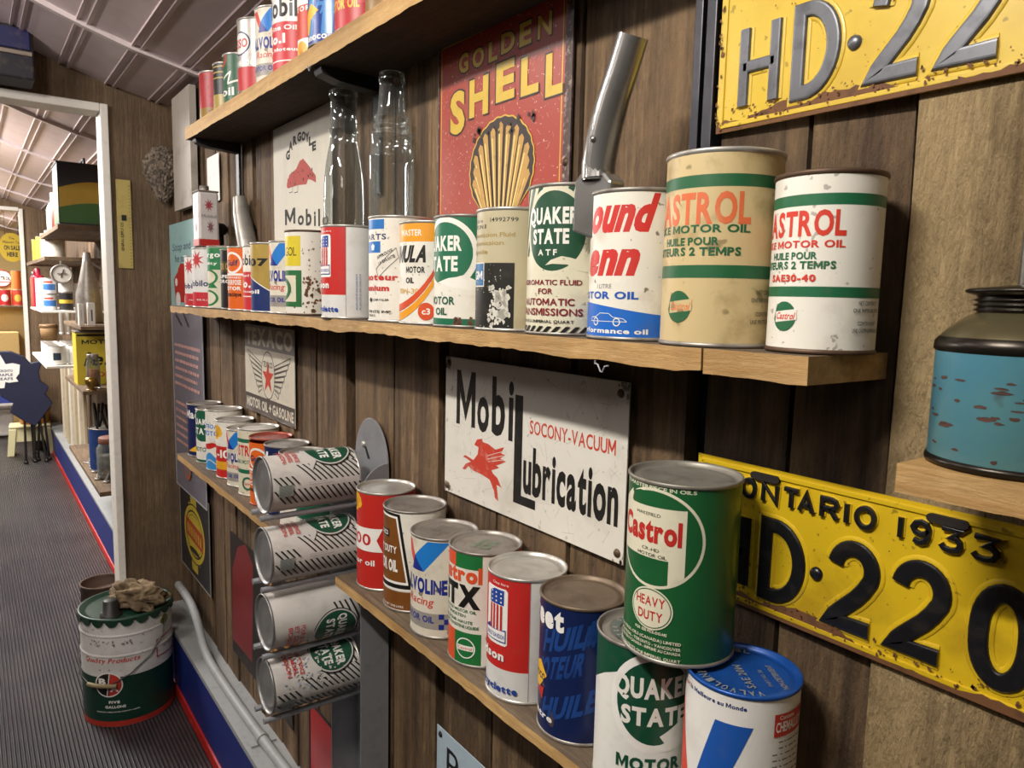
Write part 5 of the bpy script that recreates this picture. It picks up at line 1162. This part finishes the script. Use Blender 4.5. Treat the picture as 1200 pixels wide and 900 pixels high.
# wasp nest and ruler on the partition post
bm = bmesh.new(); bmesh.ops.create_icosphere(bm, subdivisions=6, radius=1)
for v in bm.verts:
    d = v.co.copy(); tz = (d.z+1)/2; n1 = _ns.noise(d*2.5); n2 = _ns.noise(Vector((d.x*9, d.y*9, d.z*16))); n3 = _ns.noise(d*26)
    s = (1+.10*n1+.13*n2+.07*n3)*(.52+.55*min(1, tz*1.5)); v.co = Vector((d.x*.042*s, d.y*.062*s, d.z*.098*(1+.08*n2)))
for f in bm.faces: f.smooth = True
me = bpy.data.meshes.new('nest'); bm.to_mesh(me); bm.free(); me.materials.append(paint('#8a7c6c', .95, .85, '#3c322a', 70, lo=.42, hi=.58, spots=.25, scol='#a5988a', ss=120, bump=.6))
o = link_mesh('wasp_nest', me); p = at_x(191, 205, -2.895); o.location = p; tag(o, 'grey papery wasp nest hanging on the wooden post', 'wasp nest')
p0, p1 = at_x(139.5, 314, -2.935), at_x(152.5, 211.5, -2.935)
e = empty('ruler', (-2.94, (p0.y+p1.y)/2, p0.z), 0, 'yellow wooden advertising ruler fixed upright on the post', 'ruler'); w = p1.y-p0.y; hh = p1.z-p0.z
b = MB(); yw = paint('#b5a25c', .5, .4, '#7a6a38', 20); b.box(0, .006, -w/2, w/2, 0, hh, yw); A = Art(); 
for i in range(26): A.rect(w*.5-.008, w*.5-.002, .01+i*.011, .0112+i*.011, black)
P = text_polys('GENERAL SUPPLY CO.', 0, .10, 0, .009, .02); A.add([[(-.004-v, .06+u) for u, v in p] for p in P], black); A.rect(-.009, .007, .165, .185, black)
for P, m_ in A.it:
    for q in P: b.add([(.0065, u, v) for u, v in q], [tuple(range(len(q)))], m_)
b.build('stick', e, recalc=False)
# dark box on the header above the doorway
b = MB(); e = empty('black_case', (-2.92, -.52, F+.634), 0, 'dark case mounted above the doorway at top left corner', 'case'); b.box(0, .14, -.16, .105, .0, .155, paint('#1e1c24', .6, .3)); b.build('body', e, .006)
b = MB(); b.box(.139, .146, -.15, .095, .085, .145, paint('#242550', .4, .3)); b.build('front_panel', e, .002); b = MB(); b.box(.139, .147, -.155, .10, .068, .080, paint('#8a7d70', .5, .3)); b.build('ledge_strip', e, .002)

# ------------------------------------------------------------------ second room, seen through the doorway
def rect3(px0, py0, px1, py1, X): 
    a, c = at_x(px0, py0, X), at_x(px1, py1, X); return a.y, c.y, c.z, a.z        # y0,y1,z0,z1
FB = WOODG
def fshelf(label, X0, X1, yf, z, th=.022, mat=None):
    b = MB(); b.box(X0, X1, yf, -.003, z-th, z, mat or FB); o = b.build('shelf_board', bevel=.002); return tag(o, label, 'shelf', 'far room shelf boards')
def fcan(label, X, Y, z, r, h, base, art=None, grp='cans in the far room', lid=TIN2): return can('tin_can', label, X, Y, z, r, h, base, art, lid=lid, group=grp, cat='can')
# A: high shelf with the big tin
y0, y1, z0_, z1_ = rect3(66, 190, 121, 266, -4.0)
fshelf('high far shelf board carrying the green and yellow tin', -4.95, -3.97, y0-.01, z0_-.001)
e = empty('rectangular_tin', (-4.0, 0, z0_), 0, 'big rectangular tin in black, yellow and green bands on high far shelf', 'tin'); hh = z1_-z0_
b = MB(); TB = paint('#2a2a2e', .45, .3, '#14141a', 6); TY = paint('#b8962c', .45, .35, '#8a6a1e', 6); TGR = paint('#3c6a30', .45, .3, '#284a22', 6)
yb_ = -.03; b.box(-.22, 0, y0, yb_, 0, hh, TB); A = Art(); wy = yb_-y0
A.poly([(.004, .01), (.004, hh*.60)]+[(.004+(wy-.008)*t/10, hh*(.60+.13*math.sin(PI*t/10*.75))) for t in range(1, 11)]+[(wy-.004, .01)], TY)
A.poly([(.004, .01), (.004, hh*.28)]+[(.004+(wy-.008)*t/10, hh*(.28+.10*math.sin(PI*t/10*.75))) for t in range(1, 11)]+[(wy-.004, .01)], TGR)
for i, (P, m_) in enumerate(A.it):
    for q in P: b.add([(.0008+.0006*i, y0+u, v) for u, v in q], [tuple(range(len(q)))], m_)
for k, (za, zb_, m_) in enumerate(((.01, hh*.28, TGR), (hh*.28, hh*.60, TY))): b.add([(-.215, y0-.0008, za), (-.005, y0-.0008, za), (-.005, y0-.0008, zb_), (-.215, y0-.0008, zb_)], [(0, 1, 2, 3)], m_)
b.build('body', e); b = MB(); b.box(-.225, .004, y0-.004, yb_+.003, hh-.002, hh+.008, TB); b.build('top_seam', e, .003)
b = MB(); b.tube([(-.03, (y0+yb_)/2, hh+.004), (-.05, (y0+yb_)/2, hh+.035), (-.17, (y0+yb_)/2, hh+.035), (-.19, (y0+yb_)/2, hh+.004)], .006, TB, 8); b.build('handle', e)
for X, c_, lab in ((-4.45, '#a8342c', 'red and white bottle behind the big tin on high far shelf'), (-4.72, '#e0dcd4', 'white bottle at far end of the high far shelf')):
    e = empty('oil_bottle', (X, y0+.045, z0_), 0, lab, 'bottle'); b = MB(); b.lathe([(.0005, 0), (.036, 0), (.038, .004), (.038, .12), (.030, .15), (.016, .17), (.016, .19)], paint(c_, .4, .2), 28); b.build('body', e); b = MB(); b.lathe([(.018, .185), (.018, .215), (.0005, .216)], WH, 20); b.build('cap', e)
# B: lower shelf further back
zB = at_y(60, 300, -.22).z; 
pB = at_x(78, 303, -5.0); fshelf('narrow dark far shelf board above the red fuel can', -6.2, -4.75, -.27, pB.z)
for X, c_, lab in ((-4.95, '#d9d4c8', 'white can nearest on the narrow dark far shelf'), (-5.25, '#c9c4ba', 'second pale can along the narrow dark far shelf'), (-5.6, '#d8c452', 'yellow can at the far end of the narrow dark shelf'), (-5.95, '#c9b24a', 'dull yellow can farthest on the narrow dark shelf')):
    fcan(lab, X, -.20, pB.z, .05, .15, paint(c_, .4, .25))
# gauge
p = at_x(72, 321, -4.72); e = empty('dial_gauge', tuple(p), 0, 'round white dial gauge hanging under the narrow dark shelf', 'gauge'); M_ = Matrix.Rotation(PI/2, 3, 'Y'); rg = .052
b = MB(); b.lathe([(.0005, -.02), (rg, -.02), (rg, .01), (rg-.006, .012), (rg-.009, .006)], TIN2, 32, M=M_); b.build('case', e); b = MB(); b.lathe([(rg-.008, .006), (.0004, .006)], paint('#d8d4cc'), 32, M=M_); b.bar((.008, -.004, -.02), (.008, .01, .026), .004, .002, black); b.bar((.008, -.02, 0), (.008, .02, .006), .012, .002, black); b.build('face', e)
b = MB(); b.box(-.03, -.01, -.004, .004, .04, pB.z-p.z-.022, TIN2); b.build('hanger', e)
# red jerry can
y0, y1, z0_, z1_ = rect3(38, 316, 54, 366, -5.75); e = empty('fuel_can', (-5.75, (y0+y1)/2, z0_), 0, 'red plastic fuel can hanging at the far shelves', 'fuel can'); w = y1-y0; hh = z1_-z0_
RJ = paint('#a81d38', .35, .2, '#6a1020', 8); b = MB(); b.box(-.30, 0, -w/2, w/2, 0, hh*.88, RJ); b.build('body', e, .02, 3); b = MB(); b.tube([(-.04, 0, hh*.86), (-.05, 0, hh), (-.22, 0, hh), (-.25, 0, hh*.86)], .014, RJ, 10); b.build('handle', e); b = MB(); b.lathe([(.022, 0), (.022, .03), (.0005, .03)], black, 16, c=(-.27, 0, hh*.87)); b.build('cap', e)
b = MB(); b.box(-.2, -.1, w/2-.02, -.008-((y0+y1)/2), hh*.4, hh*.44, TIN2); b.build('wall_hook', e)
# C: thin white shelf with small cans in two layers
y0, y1, z0_, z1_ = rect3(50, 320, 84, 364, -4.75)
b = MB(); tag(fshelf('thin white far shelf with two layers of small cans', -5.6, -4.70, y0-.015, z0_, .012, WHITEP), None, None)
ch = .088; k_ = 0
for lv in range(2):
    for i in range(6):
        A = cart(.034, ch); A.rect(-60, 60, .25, .62, INK('#3a72b8')); A.rect(-50, 30, .68, .8, INK('#c94a3a'))
        fcan(('blue and white small can, upper layer on thin white shelf, ' if lv else 'blue and white small can, lower layer on thin white shelf, ')+('nearest', 'second from near end', 'third from near end', 'fourth from near end', 'fifth from near end', 'farthest')[i], -4.80-.095*i, y0+.03, z0_+lv*(ch+.001), .034, ch, INK('#dcdce0'), A, 'small blue and white cans')
for i, Y in enumerate((y0+.105,)):
    A = cart(.034, .10); A.rect(-80, 80, .4, .6, INK('#c9a83a')); fcan('black can with yellow band on the thin white far shelf', -4.765, Y, z0_, .034, .10, INK('#232327'), A)
    fcan('white can standing on the black can at thin white far shelf', -4.765, Y, z0_+.101, .034, .07, INK('#d9d6d0'))
fcan('tall white can with red top on the thin white far shelf', -4.765, y0+.178, z0_, .032, .155, INK('#d6d0c8'), lid=metal('#a83228', .4, .2, met=.2))
# D: shelf of silver tins
y0, y1, z0_, z1_ = rect3(57, 396, 91, 427, -4.45)
fshelf('far shelf board carrying a row of silver tins', -5.4, -4.40, y0-.02, z0_, .014, WHITEP)
for i in range(5):
    for j in range(2):
        A = cart(.04, .085); A.rect(-26, 26, .3, .75, INK('#24364a')); 
        fcan('silver tin, '+('room side' if j == 0 else 'wall side')+' row on far shelf, '+('nearest', 'second', 'third', 'fourth', 'farthest')[i]+' back', -4.47-.11*i, y0+.035+j*.09, z0_, .04, .10, SILV, A, 'silver tins on the far shelf')
e = empty('wooden_block', (-4.95, y0+.04, z0_+.1), 0, 'brown wooden tub standing on the silver tins in far room', 'tub'); b = MB(); b.lathe([(.0005, .001), (.04, .001), (.045, .09), (.041, .09), (.038, .01)], paint('#8a6a44', .7, .4), 24); b.build('body', e); b = MB(); b.lathe([(.045, .07), (.048, .075), (.047, .085), (.0445, .088)], paint('#6a4e30'), 24); b.build('rim', e)
for i, px in enumerate((73, 81)):
    p = at_x(px, 392, -4.62); q_ = at_x(px, 371, -4.62); e = empty('steel_tube', tuple(p), 0, ('left' if i == 0 else 'right')+' one of two bright steel tubes hanging below the thin white shelf', 'tube', 'steel tubes'); b = MB(); b.tube([(0, 0, 0), (0, 0, q_.z-p.z+.02)], .012, TIN, 12); b.build('tube', e); b = MB(); b.lathe([(.0145, 0), (.0145, .012), (.012, .012)], TIN2, 16); b.build('collar', e)
# E: near far-room shelf with funnel, boxes
y0, y1, z0_, z1_ = rect3(88, 300, 128, 381, -3.75)
zE = at_x(100, 381, -3.75).z; fshelf('near shelf beyond post carrying the tin funnel jug', -4.3, -3.62, -.235, zE, .016)
p = at_x(105, 374, -3.95); e = empty('funnel_jug', (-3.95, p.y, zE), 0, 'tall conical tin pouring jug on the near shelf beyond post', 'jug'); hj = at_x(108, 296, -3.95).z-zE; b = MB(); b.lathe([(.0005, .001), (.056, .001), (.058, .006), (.05, hj*.42), (.02, hj*.86), (.014, hj), (.012, hj), (.017, hj*.85), (.045, hj*.42)], TIN2, 32); b.build('body', e); b = MB(); b.tube([(0, .045, hj*.5), (0, .075, hj*.55), (0, .07, hj*.75), (0, .02, hj*.85)], .005, TIN2, 8); b.build('handle', e)
for px0, px1, py0, lab, c_ in ((92, 99, 356, 'narrow white box at room side of near far shelf', '#d9d5cc'), (103, 112, 355, 'white box in front of the tin jug', '#dedad2')):
    y0, y1, z0_, z1_ = rect3(px0, py0, px1, 380, -3.70); e = empty('small_box', (-3.70, (y0+y1)/2, zE), 0, lab, 'box'); b = MB(); b.box(-.05, 0, (y0-y1)/2, (y1-y0)/2, 0, z1_-zE, paint(c_)); b.build('carton', e, .001); b = MB(); b.box(-.0, .001, (y0-y1)/2+.01, (y1-y0)/2-.01, .02, (z1_-zE)*.7, paint('#55585c')); b.build('label', e)
y0, y1, z0_, z1_ = rect3(116, 331, 123, 380, -3.74); fcan('yellow and black tin beside the tin jug', -3.80, -.028-.036, zE, .030, z1_-zE, INK('#d8b82c'))
# yellow leaf tin on shelf below
y0, y1, z0_, z1_ = rect3(91, 391, 125, 452, -3.72); zG = z0_
fshelf('shelf beyond the post carrying the yellow tin and jars', -4.25, -3.55, -.245, zG, .016)
e = empty('rectangular_tin', (-3.80, 0, zG), 0, 'bright yellow tin with black script on shelf just beyond post', 'tin'); hh = z1_-zG; b = MB(); YT = paint('#d9c23a', .4, .25, '#9a842a', 9); b.box(-.14, 0, y0, -.02, 0, hh, YT); A = Art(); wy = -.02-y0
A.text('MOTEUR', wy*.1, wy*.85, hh*.78, hh*.86, black, .03); A.text('leaf', wy*.12, wy*.92, hh*.36, hh*.62, black, .02, .3); A.text('OIL', wy*.3, wy*.7, hh*.14, hh*.24, SRD, .02); A.rect(.004, wy-.004, hh*.93, hh*.97, black)
for i, (P, m_) in enumerate(A.it):
    for q in P: b.add([(.0008, y0+u, v) for u, v in q], [tuple(range(len(q)))], m_)
b.build('body', e, recalc=False); b = MB(); b.box(-.143, .003, y0-.003, -.017, hh-.002, hh+.006, TIN2); b.build('top_seam', e, .002)
def jar(label, X, Y, z, r, h, fill, lidc):
    e = empty('glass_jar', (X, Y, z), 0, label, 'jar'); b = MB(); b.lathe([(.0005, .0), (r*.92, 0), (r, .006), (r, h*.74), (r*.8, h*.84), (r*.8, h*.9)]+[(r*.76, h*.9), (r*.76, h*.84), (r*.95, h*.73), (r*.95, .008), (.0005, .006)], GLS, 32); b.build('jar', e)
    b = MB(); b.lathe([(.0005, .009), (r*.90, .009), (r*.91, h*.55), (.0005, h*.57)], fill, 28); b.build('contents', e); b = MB(); b.lathe([(r*.83, h*.86), (r*.85, h*.87), (r*.85, h*.985), (r*.8, h), (.0005, h)], lidc, 32); b.build('lid', e)
PF = paint('#a8603a', .7, .7, '#3a3028', 60, spots=.6, scol='#d8cfc0'); PF2 = paint('#6a6058', .7, .7, '#2a2420', 60, spots=.6, scol='#b04a2a')
y0, y1, z0_, z1_ = rect3(101, 422, 119, 452, -3.62); jar('glass jar of rusty orange bits in front of the yellow tin', -3.64, (y0+y1)/2, zG, (y1-y0)/2, .15, PF, TIN2)
jar('tall glass jar beside the yellow tin at doorway trim', -3.66, -.075, zG, .034, .19, PF, paint('#8a3a24', .5, .4))
e = empty('brass_knob', (-3.58, -.21, zG), 0, 'round brass fitting on jar shelf edge beyond post', 'fitting'); b = MB(); b.lathe([(.0005, 0), (.014, 0), (.010, .012), (.022, .03), (.024, .042), (.018, .054), (.0005, .058)], metal('#a88a4a', .3, .3), 24); b.build('knob', e); b = MB(); b.lathe([(.02, -.0+.0), (.02, .004), (.012, .006)], metal('#8a6a3a'), 20); b.build('base', e)
# pale boards standing against the wall
for i, (px, py0, py1, X) in enumerate(((71, 432, 512, -5.75), (75, 430, 520, -5.4), (79.5, 430, 528, -5.05), (84, 434, 536, -4.8), (89, 440, 545, -4.55), (94, 450, 556, -4.35))):
    zt = at_y(px, py0, -.06).z; b = MB(); b.box(-.05, .05, -.018, 0, 0, zt-(F-1.19), paint(('#c9bda4', '#b8a98c', '#cfc6b4', '#b5a688', '#c5b9a2', '#a8987c')[i], .6, .4, '#7a6a50', 8)); o = b.build('fence_picket', bevel=.003); o.location = (at_y(px, 480, -.06).x, -.008-.02, F-1.19); tag(o, 'pale upright board leaning on far wall, '+('farthest of six', 'second from far end', 'third from far end', 'fourth from far end', 'fifth from far end', 'nearest of six')[i], 'board', 'pale upright boards')
# bottom ledge things: jar, blue tin, pliers
zL = F-1.19
y0, y1, z0_, z1_ = rect3(104, 516, 131, 557, -3.75)
b = MB(); tag(fshelf('low ledge shelf beyond the post under the red lidded jar', -4.6, -3.45, -.21, z0_, .02), None, None)
jar('large glass jar with rusty lid on low ledge beyond post', -3.70, -.125, z0_, .062, .19, PF2, paint('#7a4a38', .6, .5, '#3a2018'))
fcan('dark blue tin full of black tools on the low ledge', -3.92, -.115, z0_, .075, .20, paint('#1d3a72', .4, .3))
R = random.Random(9)
for i in range(5):
    e = empty('pliers', (-3.92+.042*math.cos(i*1.2566), -.115+.042*math.sin(i*1.2566), z0_+.201), i*1.2566+1.57, 'black handled hand tool sticking out of the blue tin', 'tool', 'hand tools in the blue tin')
    for s in (-1, 1):
        b = MB(); b.tube([(0, 0, -.004), (s*.012, 0, .03), (s*.024, .0, .085+.008*i)], .006, black, 8); b.build('handle', e)
for i in range(7):
    e = empty('wrench', (-4.12+.075*i, -.18+R.uniform(0, .03), z0_), R.uniform(-.6, .6), 'small steel tool lying on the low ledge in a row', 'tool', 'small tools lying on the low ledge'); b = MB(); b.box(-.05, .05, -.006, .006, .0, .006, TIN2); b.build('shank', e, .002); b = MB(); b.lathe([(.006, 0), (.014, 0), (.014, .008), (.006, .008)], TIN2, 14, c=(.055, 0, 0)); b.build('ring_end', e)
# folded camp chair
cx_, cy_ = -6.25, -.345
p = at_z(44, 541, 0); e = empty('folding_chair', (p.x, p.y, 0), math.atan2(CAM.x-p.x, -(CAM.y-p.y)), 'folded navy camp chair with white leaf emblem standing on its legs', 'chair'); D_ = (Vector((p.x, p.y))-Vector((CAM.x, CAM.y))).length; pm = D_/math.hypot(1, 0)
CHN = paint('#161a38', .7, .35, '#0c0e20', 12); kpx = (at_z(44, 541, 0)-CAM).dot(fwd)/FPX       # metres per pixel at the chair
def cpt(px, py, d=0): return ((px-44)*kpx, d, (541-py)*kpx)
b = MB(); outl = [(6, 411), (24, 411), (36, 417), (42, 425), (54, 422), (50, 434), (51, 446), (59, 453), (55, 461), (62, 472), (54, 484), (44, 498), (34, 492), (20, 480), (24, 470), (13, 462), (8, 448), (6, 432)]
b.prism([(cpt(*q)[0], cpt(*q)[2]) for q in outl], -.05, .05, CHN, lambda u, v, d: (u, d, v)); o = b.build('seat_fabric', e, .007, 2)
b = MB(); leaf = [(8, 452), (8, 444), (5, 443), (5, 432), (4, 420), (10, 414), (14, 425), (20, 424), (26, 426), (25, 436), (22, 441), (24, 445), (16, 446), (13, 445), (12, 452)]
b.prism([(cpt(*q)[0], cpt(*q)[2]) for q in [(4+(x-4)*1.12+3.5, y) for x, y in leaf]], -.053, -.0505, PW, lambda u, v, d: (u, d, v)); lf = b.build('leaf_emblem', e)
b = MB()
for t, y_ in (('TORONTO', 434), ('MAPLE', 438.5), ('LEAFS', 443)):
    for q in text_polys(t, cpt(10.5, 0)[0], cpt(25, 0)[0], cpt(0, y_)[2], cpt(0, y_)[2]+3*kpx, .03): b.add([(u, -.0535, v) for u, v in q], [tuple(range(len(q)))], navy)
b.build('lettering', lf, recalc=False)
for i, (xa, xb, d) in enumerate(((34, 33, -.05), (40, 41, .03), (43, 42, -.02), (49, 45, .04), (46, 53, -.04), (52, 56, .03))):
    b = MB(); b.tube([(cpt(xa, 480)[0], d*.5, cpt(xa, 470)[2]), (cpt(xb, 541)[0], d, .012)], .009, black, 10); l = b.build('leg', e); b = MB(); b.lathe([(.0005, -.012), (.016, -.012), (.016, .004), (.009, .012)], black, 14, c=(cpt(xb, 541)[0], d, .012)); b.build('foot', l)
# stool and things behind it
p = at_z(52, 533, 0); e = empty('step_stool', (p.x-.12, p.y-.085, 0), math.atan2(CAM.x-p.x, -(CAM.y-p.y)), 'cream plastic step stool behind the folded chair', 'stool'); CRP = paint('#dcd3a4', .45, .15, '#a89a6a', 10); kk = kpx*1.05
b = MB(); b.box(-.15, .15, -.10, .10, .235, .262, CRP); b.build('top', e, .012)
for sx_ in (-1, 1):
    b = MB(); b.prism([(sx_*.17, 0), (sx_*.12, 0), (sx_*.095, .236), (sx_*.148, .236)], -.10, .10, CRP, lambda u, v, d: (u, d, v)); b.build('leg', e, .008)
b = MB(); b.box(-.105, .105, -.085, -.075, .12, .236, CRP); b.build('apron', e, .004)
p2 = Vector((p.x-.14, p.y-.05, .263)); e = empty('orange_tub', tuple(p2), 0, 'orange yellow plastic tub standing on the cream stool', 'tub'); b = MB(); b.lathe([(.0005, 0), (.105, 0), (.12, .13), (.124, .132), (.124, .14), (.112, .14), (.1, .01)], paint('#cf8a28', .4, .25, '#8a4a1a', 8), 32); b.build('body', e); b = MB(); b.lathe([(.119, .11), (.126, .115), (.125, .125), (.1195, .128)], paint('#b86a20'), 32); b.build('rim', e)
p = at_z(6, 545, 0); e = empty('white_chest', (-8.35, -.62, 0), 0, 'low white chest on the floor in the third room', 'chest'); b = MB(); b.box(-.5, 0, -.5, .30, .015, .27, paint('#cfc8c0', .45, .2)); b.build('body', e, .015); b = MB(); b.box(-.51, .006, -.505, .305, .27, .315, paint('#dad4cc', .45, .2)); b.build('lid', e, .012); 
e = empty('white_jug', (-8.15, -.40, .315), 0, 'white plastic jug with blue label standing on the low chest', 'jug'); b = MB(); b.box(-.10, 0, -.125, .10, 0, .28, paint('#e4e0dc', .4, .1)); b.build('body', e, .025, 3); b = MB(); b.lathe([(.03, .27), (.03, .34), (.0005, .34)], INK('#e8e4e0'), 20, c=(-.05, .0, 0)); b.build('neck', e); b = MB(); b.box(0, .002, -.10, .07, .04, .19, INK('#3a4a9a')); b.box(.001, .003, -.08, .05, .12, .16, INK('#c94a4a')); b.build('label', e); b = MB(); b.tube([(-.05, -.09, .20), (-.05, -.10, .31), (-.05, -.02, .31)], .012, INK('#e8e4e0'), 10); b.build('handle', e)

# ------------------------------------------------------------------ third room: sale sign, round sign, tins
def onx(px, py, X): return at_x(px, py, X)
p = onx(14, 290, -7.9); rx_ = abs(onx(29, 290, -7.9).y-p.y); rz_ = abs(onx(14, 273, -7.9).z-p.z)
e = empty('sale_sign', (-7.9, p.y, p.z), 0, 'oval yellow sale sign hanging in the far doorway', 'sign'); A = Art(); YO = paint('#c9a922', .5, .15); A.oval(0, 0, rx_, rz_, YO); A.text('The', -.12*rx_*2, .12*rx_*2, rz_*.55, rz_*.72, black, .0); A.text('Museum Tins', -rx_*.7, rx_*.7, rz_*.28, rz_*.46, black, .0); A.text('ON SALE', -rx_*.62, rx_*.62, -rz_*.18, rz_*.14, black, .04); A.text('HERE', -rx_*.42, rx_*.42, -rz_*.64, -rz_*.32, black, .04)
b = MB(); pts = [(rx_*math.cos(t*PI/20), rz_*math.sin(t*PI/20)) for t in range(40)]; b.prism(pts, -.004, 0, YO, lambda u, v, d: (d, u, v))
for i, (P, m_) in enumerate(A.it[1:]):
    for q in P: b.add([(.0008, u, v) for u, v in q], [tuple(range(len(q)))], m_)
b.build('panel', e, recalc=False)
for s in (-1, 1): b = MB(); b.tube([(-.002, s*rx_*.5, rz_*.8), (-.002, s*rx_*.5, F+cz(p.y)-p.z)], .002, black, 6); b.build('string', e)
XB = -9.6
b = MB(); y0, y1, z0_, z1_ = rect3(-60, 300, 33, 560, XB); b.box(XB-.04, XB, -2.2, -.02, 0, F+.15, CREAM); structure(b.build('wall_third_room'))
p = onx(2, 326, XB+.03); rr_ = abs(onx(14.5, 327, XB+.03).y-p.y); e = empty('round_sign', (XB+.004, p.y, p.z), 0, 'round white garage sign with red ring on yellowish far wall', 'sign'); b = MB(); M_ = Matrix.Rotation(PI/2, 3, 'Y'); b.lathe([(.0005, .012), (rr_*.86, .012)], PW, 40, M=M_); 
for q in text_polys('CASTROL', -rr_*.82, rr_*.82, -rr_*.22, rr_*.22, .04): b.add([(.014, u, v) for u, v in q], [tuple(range(len(q)))], black)
b.add([(.0135, -rr_*.8, -rr_*.48), (.0135, rr_*.8, -rr_*.48), (.0135, rr_*.75, -rr_*.36), (.0135, -rr_*.75, -rr_*.36)], [(0, 1, 2, 3)], SRD); b.build('face', e, recalc=False); b = MB(); b.lathe([(rr_*.86, .0115), (rr_*.87, .016), (rr_, .016), (rr_, 0)], INK('#8a3a30'), 40, M=M_); b.build('ring', e)
zs = onx(10, 358, XB+.15).z; b = MB(); b.box(XB, XB+.22, -2.0, -.10, zs-.02, zs, FB); tag(b.build('shelf_board', bevel=.002), 'shelf under the round sign on yellowish far wall', 'shelf', 'far room shelf boards')
for i, (px, c_, c2) in enumerate(((-3, '#b8322c', '#e0dcd4'), (7.5, '#b9292c', '#e6e2dc'), (15.5, '#c4402e', '#d8b04a'))):
    q = onx(px, 350, XB+.12); A = cart(.055, .16); A.oval(0, .5, 34, .24, INK(c2)); fcan(('red and white can leftmost', 'red can with white disc in the middle', 'red can with yellow disc rightmost')[i]+' on shelf under the round sign', XB+.12, (-.41, -.295, -.18)[i], zs, .055, .165, INK(c_), A, 'red cans under the round sign')
q = onx(16, 325, XB+.1); fcan('tall orange tin standing on the red cans beside round sign', XB+.12, -.185, zs+.168, .045, .20, INK('#c9682e'))
for i, (px0, px1, py0, c_) in enumerate(((2, 9, 395, '#c9b088'), (10, 15, 400, '#a8885a'), (16, 20, 398, '#d8cdb8'))):
    y0, y1, z0_, z1_ = rect3(px0, py0, px1, 430, XB+.10); b = MB(); b.box(XB+.003, XB+.10, y0, y1, .952, z1_, paint(c_, .6, .3)); o = b.build('paper_parcel', bevel=.004); tag(o, ('tan paper parcel at left on low counter in third room', 'brown parcel in the middle on third room counter', 'cream parcel at right on third room counter')[i], 'parcel')
b = MB(); b.box(XB+.002, XB+.35, -2.1, -.2, .0, .95, CREAM); tag(b.build('counter', bevel=.005), 'yellowish counter standing under the round sign in third room', 'counter')
for i, (px, py0, py1, c_) in enumerate(((23.5, 330, 372, '#b5a89a'), (25, 372, 440, '#c9bcb0'), (27, 350, 400, '#a83a30'))):
    a_ = at_y(px, py0, -.10); c2 = at_y(px, py1, -.10); b = MB(); b.box(a_.x-.12, a_.x+.12, -.012, -.008 if False else .0, c2.z, a_.z, paint(c_, .5, .4)); tag(b.build('wall_poster'), ('grey poster high on third room wall', 'pale poster on third room wall below the grey one', 'red poster on third room wall')[i], 'poster')
